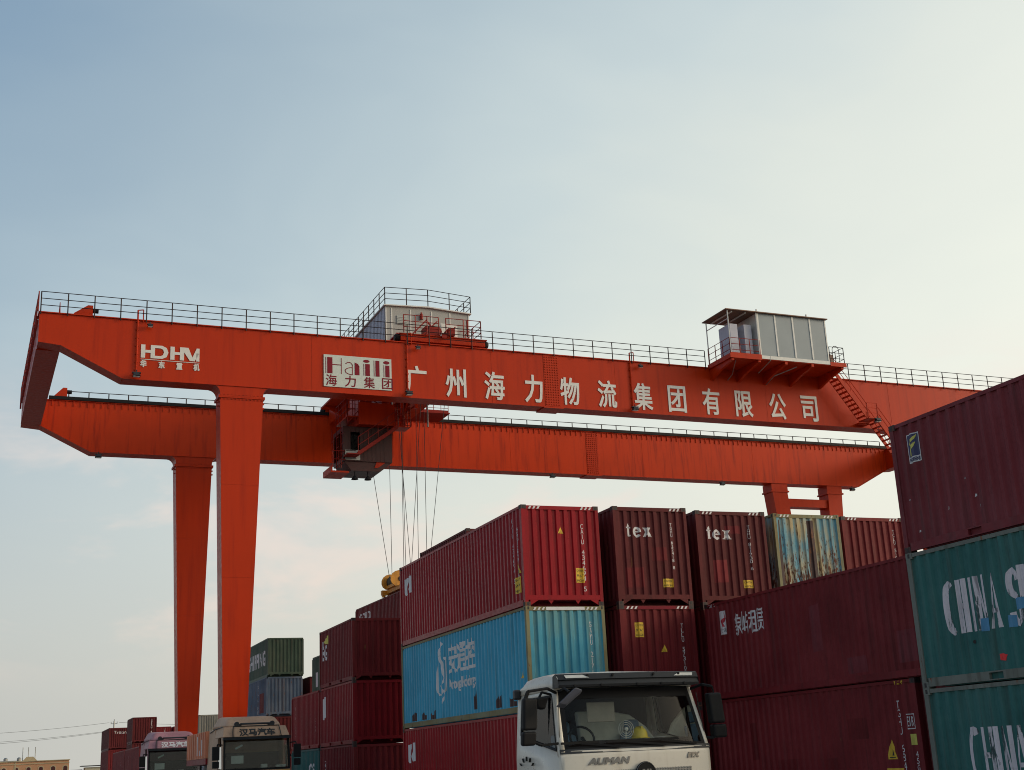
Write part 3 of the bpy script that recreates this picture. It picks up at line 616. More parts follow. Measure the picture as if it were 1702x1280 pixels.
# ---------------------------------------------------------------- shipping containers
CW = 2.438; OFF = .012
def knots(L, kind):
    """(coordinate, depth) along a corrugated wall, from 0.1 to L-0.1"""
    p = .278 if kind == 's' else (L-.2)/9; n = round((L-.2)/p); p = (L-.2)/n; out = []
    prof = ((0,0),(.29,0),(.465,1),(.81,1)) if kind == 's' else ((0,0),(.42,0),(.53,1),(.89,1))
    dep = .040 if kind == 's' else .046
    for i in range(n): out += [(.1+(i+a)*p, b*dep) for a, b in prof]
    return out+[(L-.1, 0)]
def depth_at(k, s):
    if s <= k[0][0]: return 0
    for (a, da), (b, db) in zip(k, k[1:]):
        if s <= b: return da+(db-da)*(s-a)/(b-a)
    return 0
_tpl = {}
def template(L, h):
    key = (round(L,3), round(h,3))
    if key in _tpl: return _tpl[key]
    ox, oy = -CW/2, -L/2
    def fin(mb, name, sm=None): mb.v = [(x+ox, y+oy, z) for x, y, z in mb.v]; return mb.mesh(name, sm)
    t = {}; ks, ke = knots(L, 's'), knots(CW, 'e')
    fr = MB(); c = .178
    for x in (0, CW-.1):
        for y in (0, L-.12): fr.box(x, x+.1, y, y+.12, .118, h-.118)
    for x in (.006, CW-.068):
        fr.box(x, x+.062, .12, L-.12, h-.085, h-.012)                     # top side rail
        # bottom side rail with fork pockets
        if L < 7:
            pk = [(L/2-1.2, L/2-.84), (L/2+.84, L/2+1.2)]; y = c
            for a, b in pk+[(L-c, L)]: fr.box(x, x+.062, y, a, .03, .19); y = b
            for a, b in pk: fr.box(x, x+.062, a, b, .165, .19); fr.box(x, x+.062, a, b, .03, .05)
        else: fr.box(x, x+.062, c, L-c, .03, .19)
    for y in (.004, L-.064):
        fr.box(.1, CW-.1, y, y+.06, h-.13, h-.02)                         # header
        fr.box(.1, CW-.1, y, y+.06, .17, .30)                             # sill
        for x0, x1 in ((.16,.42),(CW-.16,CW-.42)): fr.prism([(x0,.17),(x1,.17),(x0,.02)], 'y', y+.005, y+.05)
        for x0 in (.8, CW-.8): fr.prism([(x0-.09,.17),(x0+.09,.17),(x0,.05)], 'y', y+.02, y+.04)
    t['frame'] = fin(fr, 'container_frame')
    for nm, x, sg in (('a', OFF, 1), ('b', CW-OFF, -1)):
        m = MB(); m.grid([[(x+sg*d, y, z) for y, d in ks] for z in (.19, h-.085)]); t['side'+nm] = fin(m, 'container_side')
    for nm, y, sg in (('a', OFF, 1), ('b', L-OFF, -1)):
        m = MB(); m.grid([[(xx, y+sg*d, z) for xx, d in ke] for z in (.30, h-.13)]); t['end'+nm] = fin(m, 'container_end')
    m = MB(); m.grid([[(x, y, h-.03-d*.5) for x in (.068, CW-.068)] for y, d in ks]); t['roof'] = fin(m, 'container_roof')
    m = MB(); m.box(.075, CW-.075, .07, L-.07, .152, .168); m.box(.075, CW-.075, .55, L-.55, .012, .151); t['floor'] = fin(m, 'container_floor')
    cc = []
    for x in (-.003, CW-.159):
        for y in (-.003, L-.175):
            for z in (0, h-.118):
                q = MB(); q.box(x, x+.162, y, y+.178, z, z+.118)
                xo = x-.002 if x < 1 else x+.164; yo = y-.002 if y < 1 else y+.18
                q.cur = 1; q.box(min(xo,xo+.001)-.0005, xo+.001, y+.06, y+.118, z+.02, z+.1); q.box(x+.055, x+.107, yo-.0005, yo+.001, z+.02, z+.1)
                cc.append(fin(q, 'corner_casting'))
    t['cc'] = cc; _tpl[key] = t; return t
def put(mesh, name, mats, par):
    o = bpy.data.objects.new(name, mesh); COL.objects.link(o); o.parent = par
    if not mesh.materials:
        for _ in mats: mesh.materials.append(None)
    for i, m in enumerate(mats): o.material_slots[i].link = 'OBJECT'; o.material_slots[i].material = m
    return o
class Box: pass
NEAR = []
def container(x, y, z0, L, h, col, label, rz=0.0, frame=None, end=None, group='stacked shipping containers', far=False):
    """x, y = near left bottom corner"""
    ca, sa = math.cos(rz), math.sin(rz); cx, cy = CW/2, L/2
    t = template(L, h)
    root = thing('shipping_container', label, 'container', (x+ca*cx-sa*cy, y+sa*cx+ca*cy, z0), rz, group)
    pc = C[col]; fc = C[frame or col]; ec = C[end or col]
    b = Box(); b.root = root; b.L = L; b.h = h
    put(t['frame'], 'frame', [fc], root)
    b.side = put(t['sidea'], 'side_wall', [pc], root); put(t['sideb'], 'side_wall', [pc], root)
    b.end = put(t['enda'], 'end_wall', [ec], root); put(t['endb'], 'end_wall', [ec], root)
    put(t['roof'], 'roof_panel', [pc], root); put(t['floor'], 'floor', [pc], root)
    if not far:
        for m in t['cc']: put(m, 'corner_casting', [fc if frame else M['casting'], M['ink']], root)
    return b
def decal(b, face, d2, mat, name='marking', lift=.004):
    """face 'L': u from the far end of the left wall, v = height; face 'E': u from the left of the near end"""
    v2, f2 = d2; bm = bmesh.new()
    vs = [bm.verts.new((p[0], p[1], p[2] if len(p) > 2 else 0)) for p in v2]
    for f in f2:
        try: bm.faces.new([vs[i] for i in f])
        except ValueError: pass
    L, h = b.L, b.h
    k = knots(L, 's') if face == 'L' else knots(CW, 'e')
    u0 = min(p[0] for p in v2); u1 = max(p[0] for p in v2)
    conv = (lambda s: L-s) if face == 'L' else (lambda s: s)
    for s, _ in k:
        u = conv(s)
        if u0 < u < u1:
            bmesh.ops.bisect_plane(bm, geom=bm.verts[:]+bm.edges[:]+bm.faces[:], plane_co=(u,0,0), plane_no=(1,0,0), dist=1e-6)
    for v in bm.verts:
        u, w, ex = v.co.x, v.co.y, v.co.z; s = conv(u)
        onwall = (.185 < w < h-.08) if face == 'L' else (.28 < w < h-.132)
        dd = (OFF+depth_at(k, s)) if onwall and .1 < s < (L if face=='L' else CW)-.1 else (.0 if face == 'E' else .004)
        v.co = (dd-lift-ex-CW/2, s-L/2, w) if face == 'L' else (s-CW/2, dd-lift-ex-L/2, w)
    m = bpy.data.meshes.new(name); bm.to_mesh(m); bm.free(); m.materials.append(mat)
    o = bpy.data.objects.new(name, m); COL.objects.link(o); o.parent = b.root; return o
def stripes(b, face, mat=None, u=None):
    W = b.L if face == 'L' else CW; h = b.h
    for us in ([.22, W-.58] if u is None else u):
        decal(b, face, polys(*[[(us+i*.13, h-.115),(us+.06+i*.13, h-.115),(us+.11+i*.13, h-.035),(us+.05+i*.13, h-.035)] for i in range(3)]), mat or M['mark'], 'hazard_stripes')
def column_text(body, u, vtop, size, step=None, bold=.0):
    ds = []; step = step or size*1.12; v = vtop
    for ch in body:
        if ch != ' ':
            if ch in 'I1': ds.append(polys(rect(u+size*.26, v-size, u+size*.40, v)))
            else: ds.append(flat_text(ch, size*.66, size, bold, u, v-size))
        v -= step
    return merge2d(*ds)
def placard(b, face, u, v, w, h, lines):
    decal(b, face, polys(rect(u, v, u+w, v+h)), M['caution'], 'placard')
    n = len(lines); ds = []
    for i, s in enumerate(lines):
        hh = h/n; ds.append(flat_text(s, w*.82, hh*.5, .0, u+w*.09, v+h-(i+.8)*hh))
    decal(b, face, merge2d(*ds), M['ink'], 'placard_text', .007)
def triangle(b, face, u, v, s):
    decal(b, face, polys([(u,v),(u+s,v),(u+s/2,v+s*1.1)]), M['caution'], 'warning_triangle')
    decal(b, face, polys([(u+.42*s,v+.2*s),(u+.58*s,v+.2*s),(u+.5*s,v+.6*s)], rect(u+.25*s,v+.08*s,u+.75*s,v+.13*s)), M['ink'], 'warning_symbol', .007)
def u_logo(b, u, v, w, h, face='L'):
    lo = polys([(u,v+.12*h),(u+.12*w,v),(u+.42*w,v),(u+.42*w,v+.02*h),(u+.36*w,v+.30*h),(u+.48*w,v+.72*h),(u+.48*w,v+.94*h),(u,v+.9*h)],
               [(u+.52*w,v+.06*h),(u+w,v+.10*h),(u+w,v+h),(u+.58*w,v+h),(u+.58*w,v+.75*h),(u+.45*w,v+.32*h)])
    decal(b, face, lo, M['mark'], 'logo')
S8, HC = 2.591, 2.896
L20, L40 = 6.058, 12.192

# -- row of three beside the white truck
a = container(13.675, 33.70, 0, L40, HC, 'red', 'red container at the bottom of the stack under the bright blue container', .003)
u_logo(a, .55, 1.72, .84, .68)
a = container(13.675, 33.70, HC, L40, HC, 'sky', 'bright blue container with white Chinese logo between two red containers', .003, frame='ochre_frame', end='sky_end')
stripes(a, 'E'); decal(a, 'E', polys(rect(.62, HC-.118, CW-.62, HC-.03)), M['mark'], 'header_paint', .003)
decal(a, 'E', column_text('SAMU 217183 5', 1.93, 2.45, .15), M['mark'], 'container_number')
cu, cv = 3.9, .62
dr = polys([(cu+.1,cv+1.05),(cu+.22,cv+1.55),(cu+.55,cv+1.62),(cu+.45,cv+1.72),(cu+.75,cv+1.95),(cu+.62,cv+2.05),(cu+.3,cv+1.72)][::-1],
    [(cu+.1,cv+1.05),(cu+.0,cv+.55),(cu+.22,cv+.28),(cu+.5,cv+.30),(cu+.3,cv+.42),(cu+.22,cv+.6),(cu+.24,cv+1.0),(cu+.22,cv+1.55)],
    [(cu+.3,cv+1.55),(cu+.55,cv+1.62),(cu+.75,cv+1.3),(cu+.92,cv+1.1),(cu+.92,cv+.82),(cu+.6,cv+.62),(cu+.72,cv+.85),(cu+.62,cv+1.1),(cu+.45,cv+1.3)],
    [(cu+.75,cv+1.52),(cu+1.15,cv+1.5),(cu+1.18,cv+.62),(cu+.95,cv+.38),(cu+.98,cv+.9),(cu+.98,cv+1.4)],
    [(cu+1.18,cv+.62),(cu+.62,cv+.02),(cu+.5,cv+.02),(cu+.75,cv+.3),(cu+.95,cv+.5)],
    [(cu+.4,cv+.62),(cu+.62,cv+.3),(cu+.75,cv+.42),(cu+.55,cv+.62)])
decal(a, 'L', dr, M['mark'], 'logo')
decal(a, 'L', flat_text('安通控', 2.6, .92, .018, 5.25, 1.55), M['mark'], 'lettering')
decal(a, 'L', flat_text('Antong Holdings', 2.55, .42, .012, 5.25, .95), M['mark'], 'lettering')
triangle(a, 'L', 11.55, .95, .24)
for k, (u, v, w, h) in enumerate(((1.1,.22,.5,.42),(2.3,.22,.4,.38),(3.2,.2,.55,.3),(7.6,.3,.28,.62),(9.4,.24,.5,.5),(10.6,.22,.6,.35))):
    pts = [(u,v)]+[(u+w*i/5, v+h*(.35+.65*random.random())) for i in range(6)]+[(u+w,v)]
    decal(a, 'L', polys(pts), M['casting'], 'rust_patch', .003)
a = container(13.675, 33.70, 2*HC, L40, HC, 'red', 'bright red container on top of the bright blue container', .003)
u_logo(a, .59, 1.78, .84, .66); stripes(a, 'E'); triangle(a, 'E', 1.12, 2.08, .19)
decal(a, 'E', column_text('CAIU 434694 5', 1.84, 2.36, .135), M['mark'], 'container_number')
placard(a, 'E', 1.62, .66, .26, .42, ['CAUTION', '9\'6"', 'HIGH'])
decal(a, 'L', column_text('CAIU 434694 5', 11.3, 2.62, .13), M['mark'], 'container_number'); decal(a, 'L', column_text('45G1', 11.75, 2.3, .12), M['mark'], 'container_number'); decal(a, 'L', column_text('2.9M 9.6', 11.75, 1.75, .1), M['mark'], 'container_number')
triangle(a, 'L', 11.62, .98, .26); placard(a, 'L', 11.45, .42, .4, .46, ['9\'6"', '2.9', 'HIGH'])

# -- columns with the "tex" boxes
def tex_text(u, v, h):
    s = h/1.0
    t = [rect(u+.10*s,v,u+.30*s,v+.86*s), [(u+.10*s,v+.86*s),(u+.26*s,v+.86*s),(u+.26*s,v+1.0*s)], rect(u,v+.62*s,u+.42*s,v+.72*s), [(u+.10*s,v),(u+.26*s,v),(u+.42*s,v+.06*s),(u+.42*s,v+.14*s),(u+.26*s,v+.1*s)]]
    e0 = u+.62*s; ring = []; n = 18
    e = stroke2d([(e0+.27*s+.25*s*math.cos(R(x)), v+.35*s+.31*s*math.sin(R(x))) for x in range(0,331,18)], .18*s)
    x0 = u+1.42*s
    x = [[(x0,v),(x0+.2*s,v),(x0+.6*s,v+.7*s),(x0+.38*s,v+.7*s)], [(x0+.02*s,v+.7*s),(x0+.28*s,v+.7*s),(x0+.68*s,v),(x0+.40*s,v)], rect(x0-.06*s,v-.0,x0+.24*s,v+.07*s), rect(x0+.36*s,v,x0+.70*s,v+.07*s), rect(x0-.05*s,v+.63*s,x0+.28*s,v+.7*s), rect(x0+.34*s,v+.63*s,x0+.62*s,v+.7*s)]
    return merge2d(polys(*t), e, polys(rect(e0+.05*s,v+.33*s,e0+.48*s,v+.42*s)), polys(*x))
container(16.518, 33.553, 0, L40, HC, 'maroon', 'maroon container at the bottom of the column right of the bright blue one', .003)
a = container(16.518, 33.553, HC, L40, HC, 'maroon', 'maroon container with yellow placard directly under a white-lettered dark maroon one', .003)
stripes(a, 'E'); decal(a, 'E', polys(rect(.6, HC-.118, CW-.6, HC-.04)), M['signred'], 'header_paint', .003); placard(a, 'E', .48, 1.98, .28, .42, ['CAUTION', '9\'6"', 'HIGH']); triangle(a, 'E', 1.28, 1.55, .19)
decal(a, 'E', column_text('TLLU 573102 7', 1.98, 2.36, .12), M['mark'], 'container_number')
a = container(16.518, 33.553, 2*HC, L40, HC, 'dark_maroon', 'dark maroon container with white lower case lettering beside the bright red container', .003)
NEAR.append((a, 'E', [(.3,.5,.6,.6),(1.2,1.3,.5,.4)], 'maroon'))
decal(a, 'E', tex_text(.40, 2.0, .40), M['mark'], 'lettering'); stripes(a, 'E', u=[CW-.58]); placard(a, 'E', 1.52, .52, .32, .25, ['CAUTION', 'HIGH'])
decal(a, 'E', column_text('TGHU 622418 8', 1.86, 2.42, .095), M['mark'], 'container_number')
container(19.43, 33.83, HC, L40, HC, 'maroon', 'maroon container hidden under the right of the two white-lettered dark containers', -.004)
a = container(19.43, 33.83, 2*HC, L40, HC, 'dark_maroon', 'dark maroon container with white lower case lettering next to the peeling blue container', -.004)
NEAR.append((a, 'E', [(1.0,2.2,.55,.25),(.5,.7,.5,.7)], 'wine'))
decal(a, 'E', tex_text(.34, 2.02, .40), M['mark'], 'lettering'); stripes(a, 'E'); placard(a, 'E', 1.5, .54, .32, .24, ['CAUTION', 'HIGH'])
decal(a, 'E', column_text('TGHU 811730 6', 1.80, 2.46, .095), M['mark'], 'container_number')
for k in (0, 1): container(22.277, 33.955, k*HC, L40, HC, 'maroon', ('maroon container at the bottom under the peeling blue container','maroon container directly under the peeling blue container')[k], .004)
a = container(22.277, 33.955, 2*HC, L40, HC, 'rusty_blue', 'pale blue container with peeling paint and heavy rust on top of its stack', .004, frame='ochre_frame')
stripes(a, 'E')
for u, w in ((1.18,.30),(.12,.1)):
    decal(a, 'E', polys([(u,.4),(u+w,.4),(u+w*.9,1.6),(u+w,HC-.2),(u+.05,HC-.2),(u-.02,1.4)]), M['casting'], 'rust_patch', .003)
for k in (0, 1): container(24.95, 34.15, k*HC, L40, HC, 'maroon', ('maroon container at the bottom of the rightmost column behind the wine red container','maroon container in the middle of the rightmost column behind the wine red container')[k], .008)
a = container(24.95, 34.15, 2*HC, L40, HC, 'maroon', 'rust maroon container on top of the column right of the peeling blue container', .008)
stripes(a, 'E'); decal(a, 'E', column_text('TCLU 519428 3', 1.98, 2.5, .11), M['mark'], 'container_number')
# -- wine red pair in front of them
a = container(19.45, 24.62, .14, L40, HC, 'wine', 'wine red container with yellow placards at ground level right of the white truck', .004)
NEAR.append((a, 'L', [(6.2,.5,.9,.7),(8.3,.3,.55,.9),(9.4,1.6,.8,.5),(4.9,1.2,.4,1.0)], 'maroon'))
decal(a, 'L', column_text('TGHU 684051 8', 11.42, 2.42, .175), M['mark'], 'container_number'); decal(a, 'L', column_text('45G1', 11.86, 1.28, .13), M['mark'], 'container_number')
decal(a, 'L', merge2d(stroke2d([(11.72,1.78),(11.96,1.78),(11.96,2.10),(11.72,2.10),(11.72,1.78)],.03), flat_text('EIR', .18, .22, .0, 11.75, 1.83)), M['mark'], 'marking')
decal(a, 'L', polys(rect(11.80,1.42,11.96,1.66)), M['logoyel'], 'placard'); triangle(a, 'L', 10.85, 1.12, .40); placard(a, 'L', 10.75, .52, .62, .40, ['CAUTION', '9\'6" HIGH'])
stripes(a, 'L', M['caution'], [11.4])
a = container(19.40, 21.44, 3.036, L40, 2.755, 'wine', 'wine red container with white Chinese lettering and small flame emblem', .004)
NEAR.append((a, 'L', [(8.6,.35,1.0,.75),(5.2,.9,.5,1.2),(6.6,.25,.8,.4),(9.9,.5,.5,.5)], 'plum'))
decal(a, 'L', polys(rect(.74,1.80,1.14,2.47)), M['mark'], 'emblem_plate'); decal(a, 'L', polys([(p+.18, q) for p, q in [(.70,2.12),(.74,2.02),(.82,2.02),(.77,2.12),(.90,2.24),(.80,2.43),(.83,2.28),(.66,2.2)]]), M['markred'], 'emblem', .007); decal(a, 'L', flat_text('上海', .28, .13, .0, .80, 1.86), M['ink'], 'emblem_text', .007)
decal(a, 'L', flat_text('象屿租赁', 1.55, .64, .005, 1.55, 1.69), M['mark'], 'lettering')
stripes(a, 'L', u=[.2])
container(19.5, 18.36, .14, L20, HC, 'dark_maroon', 'dark maroon container added unseen behind the bottom teal one to shade the gap', .004)  # unseen box, added to keep the sun off the wine red end wall
# -- right hand stack
RSX, RSY, RSR = 16.538+.0, 20.649-L20, .007
a = container(RSX, RSY, 0, L20, S8, 'teal', 'teal container with worn white lettering at the bottom right', RSR, frame='teal_frame')
def china(b, u, v, h, w, n):
    x = u
    def L_(*p): decal(b, 'L', polys(*p), M['markworn'], 'lettering')
    c = stroke2d([(x+w*.55+w*.42*math.cos(R(t)), v+h/2+h*.46*math.sin(R(t))) for t in range(55,306,15)], w*.42); decal(b, 'L', c, M['markworn'], 'lettering'); x += w*1.15
    L_(rect(x,v,x+.36*w,v+h), rect(x+.58*w,v,x+.96*w,v+h), rect(x+.28*w,v+.45*h,x+.62*w,v+.55*h)); x += w*1.12
    L_(rect(x,v,x+.34*w,v+h)); x += w*.55
    L_(rect(x,v,x+.34*w,v+h), rect(x+.62*w,v,x+.90*w,v+h), [(x+.1*w,v+h),(x+.3*w,v+h),(x+.78*w,v),(x+.62*w,v)]); x += w*1.05
    L_([(x,v),(x+.16*w,v),(x+.52*w,v+h),(x+.42*w,v+h)], [(x+.64*w,v),(x+.98*w,v),(x+.60*w,v+h),(x+.42*w,v+h)], rect(x+.22*w,v+.28*h,x+.75*w,v+.36*h)); x += w*1.75
    s = stroke2d([(x+w*.5+w*.36*math.cos(R(t)), v+h*.74+h*.22*math.sin(R(t))) for t in range(10,271,20)]+[(x+w*.5+w*.36*math.cos(R(t)), v+h*.27+h*.24*math.sin(R(t))) for t in range(90,-171,-20)], w*.40); decal(b, 'L', s, M['markworn'], 'lettering'); x += w*1.15
    if n: decal(b, 'L', flat_text('HIPPING', 7*w*1.05, h, .05, x, v), M['markworn'], 'lettering')
china(a, 1.03, .85, .98, .30, True)
a = container(RSX, RSY, S8, L20, S8, 'teal', 'teal container with worn white lettering and a small bright red patch', RSR, frame='teal_frame')
china(a, .90, .92, .98, .30, True)
decal(a, 'L', polys([(1.79,.90),(2.02,.89),(2.03,1.12),(1.80,1.13)]), M['markblue'], 'paint_patch', .008); decal(a, 'L', polys([(2.46,.90),(2.68,.89),(2.69,1.09),(2.47,1.11)]), M['markblue'], 'paint_patch', .008); decal(a, 'L', polys(rect(2.72,1.18,2.95,1.38)), M['markblue'], 'paint_patch', .008)
decal(a, 'L', polys([(2.13,.36),(2.31,.34),(2.35,.44),(2.26,.47),(2.13,.47)]), M['markfresh'], 'paint_patch', .008); decal(a, 'L', polys(disc(1.55,.74,.03,.035)), M['ink'], 'hole', .008)
a = container(RSX, RSY, 2*S8, L20, S8, 'plum', 'plum red container with blue and yellow logo on top of two teal containers', RSR)
decal(a, 'L', polys(rect(.44,1.72,.80,2.30)), M['mark'], 'logo_plate'); decal(a, 'L', polys(rect(.46,1.84,.78,2.28)), M['navy'], 'logo', .007)
decal(a, 'L', polys([(.49,2.07),(.53,2.16),(.75,2.27),(.68,2.17),(.55,2.11)], [(.50,1.86),(.51,2.0),(.57,2.07),(.70,2.12),(.66,2.03),(.56,1.98),(.53,1.86)]), M['logoyel'], 'logo', .010)
decal(a, 'L', flat_text('FLORENS', .30, .07, .004, .475, 1.745), M['navy'], 'logo_text', .010)
for u, v, s in ((.45,.35,.05),(1.35,.62,.07),(2.1,.72,.06),(2.2,.52,.05),(.33,1.0,.03),(1.9,1.1,.03)): decal(a, 'L', polys([(u,v),(u+s,v+.01),(u+s*1.1,v+s*.8),(u+.3*s,v+s)]), M['mark'], 'paint_chip', .006)

# -- middle distance, left of the bright blue stack
BX, BY = 13.83, 53.74
a = container(BX, BY, 0, L20, S8, 'wine', 'wine red container at the bottom of the three-high stack left of the blue container'); decal(a, 'L', column_text('22G1', .9, 2.0, .2), M['mark'], 'container_number')
a = container(BX, BY, S8, L20, S8, 'red_plain', 'plain red container with white logo, middle of the three-high stack'); u_logo(a, .45, 1.2, .72, 1.0)
a = container(BX, BY, 2*S8, L20, S8, 'maroon', 'maroon container with yellow and white logo on top of the three-high stack')
decal(a, 'L', merge2d(flat_text('BG', .95, .62, .03, .5, 1.25), polys(rect(.55,1.75,.68,2.1))), M['mark'], 'lettering'); decal(a, 'L', polys([(.75,2.05),(1.65,2.35),(1.65,1.92),(1.2,1.95)]), M['logoyel'], 'logo')
decal(a, 'L', column_text('BGCU 284 6', 5.2, 2.1, .14), M['mark'], 'container_number')
a = container(BX, 60.0, 0, L20, S8, 'teal', 'teal container at ground level behind the tan truck', far=True); decal(a, 'L', flat_text('CS', 1.1, .5, .03, 3.9, 1.4), M['mark'], 'lettering')
a = container(BX, 60.0, S8, L20, S8, 'red_plain', 'red container with vertical white number just behind the tan truck', far=True)
decal(a, 'L', column_text('LTTU 284019', .7, 2.1, .15), M['mark'], 'container_number'); decal(a, 'L', column_text('22G1', 5.2, 1.4, .2), M['mark'], 'container_number')
for k in range(2): container(16.6, 67.6, k*S8, L20, S8, "maroon", ("maroon container at the bottom under the grey green sliver of a container","maroon container in the middle under the grey green sliver of a container")[k], far=True)
a = container(16.6, 67.6, 2*S8, L20, S8, 'green', 'grey green container, only a sliver beside the yellow-logo maroon container', far=True); decal(a, 'L', polys(rect(.9,.9,1.35,1.7)), M['mark'], 'lettering')
for k in range(4): container(16.55, 46.5, k*S8, L20, S8, 'dark_maroon', ('dark maroon container at ground level directly behind the red and blue stack','dark maroon container second from the ground behind the red and blue stack','dark maroon container third from the ground behind the red and blue stack','dark maroon container just peeping over the top edge of the bright red container')[k])
ca, sa = crane_world(22.0, 3.2)[:2]
a = container(ca, sa, 11.6-HC, L40, HC, 'maroon', 'maroon container hanging under the orange yellow spreader', CROT, far=True)
decal(a, 'L', flat_text('GOLD', 2.4, .5, .03, .9, 1.95), M['mark'], 'lettering')
# -- green and slate blue stack by the crane leg
a = container(16.82, 88.0, 0, L40, S8, 'maroon', 'maroon container at the bottom under the slate blue container by the crane leg', far=True)
container(16.82, 88.0, S8, L40, S8, 'dark_maroon', 'dark maroon container under the slate blue container by the crane leg', far=True)
a = container(16.72, 87.9, 2*S8, L40, S8, 'slate_blue', 'rusty slate blue container under the green container beside the crane leg', far=True)
decal(a, 'L', column_text('XINU 88', 9.0, 2.2, .25), M['mark'], 'container_number'); decal(a, 'L', polys(rect(9.6,.3,11.2,1.6)), C['maroon'], 'paint_patch')
a = container(16.82, 88.0, 3*S8, L40, S8, 'green', 'green container with white lettering on top of the rusty slate blue one', far=True)
decal(a, 'L', flat_text('SHIPPING', 6.2, .95, .05, 5.0, .85), M['mark'], 'lettering')
for k in range(3): container(19.75, 88.2, k*S8, L20, S8, ('maroon','maroon','dark_maroon')[k], ('maroon container at the bottom of the low column beside the slate blue stack','maroon container in the middle of the low column beside the slate blue stack','dark maroon container on top of the low column beside the slate blue stack')[k], far=True)
# -- far left
def far_stack(x, y, L, cols, where):
    for k, c in enumerate(cols):
        b = container(x, y, k*S8, L, S8, c, '%s container %s %s' % ({'maroon':'maroon','dark_maroon':'dark maroon','wine':'wine red','red_plain':'red','beige':'beige grey','slate_blue':'slate blue'}[c], ('at the bottom of','in the middle of','on top of')[k], where), far=True)
    return b
b = far_stack(13.3, 143, L20, ('maroon','dark_maroon','dark_maroon'), 'the tall stack behind the pink truck'); decal(b, 'E', column_text('GESU 412', 1.85, 2.3, .2), M['mark'], 'container_number')
b = far_stack(13.1, 170.5, L40, ('dark_maroon','maroon','dark_maroon'), 'the leftmost far stack'); decal(b, 'E', flat_text('Triton', 1.5, .36, .0, .55, 1.85), M['mark'], 'lettering')
b = far_stack(18.3, 172, L20, ('maroon','dark_maroon','maroon'), 'the far stack right of the tall one'); decal(b, 'E', column_text('TEMU 7', 1.6, 2.3, .16), M['mark'], 'container_number')
far_stack(21.1, 172.5, L40, ('maroon','dark_maroon','wine'), 'the far stack beside the rear crane leg')
far_stack(19.9, 142, L20, ('slate_blue','dark_maroon','beige'), 'the far stack between the crane legs')

# patches of newer or faded paint on the near boxes
def patches(b, face, spec, mat):
    for u, v, w, h in spec: decal(b, face, polys([(u,v),(u+w,v+.02*h),(u+w*.98,v+h),(u+.01*w,v+h*.97)]), mat, 'repaint_patch', .0025)
for b, face, spec, key in NEAR: patches(b, face, spec, C[key])
# ---------------------------------------------------------------- trailers with containers, far left
def wheel(mb_par, x, y, r=.5, w=.28, s=1):
    t = MB(); t.lathe((x,y,r), [(r*.56,0),(r*.9,0),(r,.05),(r,w-.05),(r*.9,w),(r*.56,w)], 24, 'x'); o = t.build('wheel', M['black'], mb_par, smooth=40)
    h = MB(); h.lathe((x,y,r), [(0,.06),(r*.25,.04),(r*.3,.1),(r*.56,.06),(r*.56,.2),(0,.2)], 16, 'x'); h.build('rim', M['steel'], o, smooth=40)
def trailer(x, y, L, label):
    t = thing('container_trailer', label, 'trailer', (x, y+L/2, 0), 0, 'trailers under the far left containers')
    b = MB()
    for xx in (-.55,.43): b.box(xx, xx+.12, -L/2, L/2, 1.05, 1.38)
    for k in range(5): b.box(-1.2,1.2,-L/2+k*(L-.2)/4,-L/2+k*(L-.2)/4+.2,1.38,1.50)
    b.box(-.9,-.8,-L/2+2.2,-L/2+2.35,.05,1.05); b.box(.8,.9,-L/2+2.2,-L/2+2.35,.05,1.05)
    b.build('chassis', M['dark'], t)
    for yy in (L/2-3.4,L/2-2.1,L/2-.8):
        for xx in (-1.2,.92): wheel(t, xx, yy)
trailer(10.7+CW/2, 109.0, L40, 'dark container trailer at far left, the nearer of two behind the pink truck')
trailer(10.7+CW/2, 121.6, L40, 'dark container trailer at far left, the farther of two behind the pink truck')
a = container(10.7, 109.0, 1.5, L40, S8, 'wine', 'wine red container on the nearer of the two far left trailers', far=True); decal(a, 'L', column_text('22', 3.2, 2.0, .35), M['mark'], 'container_number')
a = container(10.7, 121.6, 1.5, L40, S8, 'wine', 'wine red container on the farther of the two far left trailers', far=True); decal(a, 'L', column_text('FS', 8.5, 2.0, .35), M['mark'], 'container_number')

# ---------------------------------------------------------------- white truck
M['cabwhite'] = paint('white_truck_paint', (.70,.64,.54), rough=.28, streak=.2, var=.04, dirt=(.35,.27,.18), dirt_amt=.25, scale=1.2, spec=.5)
M['visor'] = simple('grey_black_visor_plastic', (.018,.019,.021), .45, spec=.3)
M['seat'] = simple('blue_grey_seat_fabric', (.11,.19,.29), .8)
M['interior'] = simple('dark_brown_interior', (.022,.012,.011), .7, spec=.2)
M['palegrey'] = simple('pale_grey_matte', (.60,.63,.58), .75)
M['chrome'] = simple('chrome_lettering', (.22,.21,.20), .3, .6)
M['mesh'] = simple('silver_grille_mesh', (.36,.35,.33), .35, .4, sc=30)
WT = thing('white_truck', 'white lorry cab with dark sun visor in front of the red and blue stack', 'truck', (9.06, 18.95, 0))
def W(mb, name, mat, par=None, **k): return mb.build(name, mat, par or WT, **k)
def cabx(z): return 1.24 if z < 1.75 else 1.24-(z-1.75)*.085
def fy(x, z):  # front surface (y) of the cab, bowed in plan, leaning back above the waist
    b = .16*(abs(x)/1.24)**2.6
    if z < 1.72: return -.95+b+(.0 if z > 1.1 else (1.1-z)*.06)
    return -.95+b+(z-1.72)*.36
CBK = .98   # back of cab
xs = [-1,-.96,-.88,-.75,-.5,-.25,0,.25,.5,.75,.88,.96,1]
def front_rows(zs, push=0.0, k=1.0): return [[(x*cabx(z)*k, fy(x*1.24*k, z)-push, z) for x in xs] for z in zs]
m = MB(); m.grid(front_rows([.62,.9,1.1,1.3,1.5,1.66,1.74]))                               # lower front
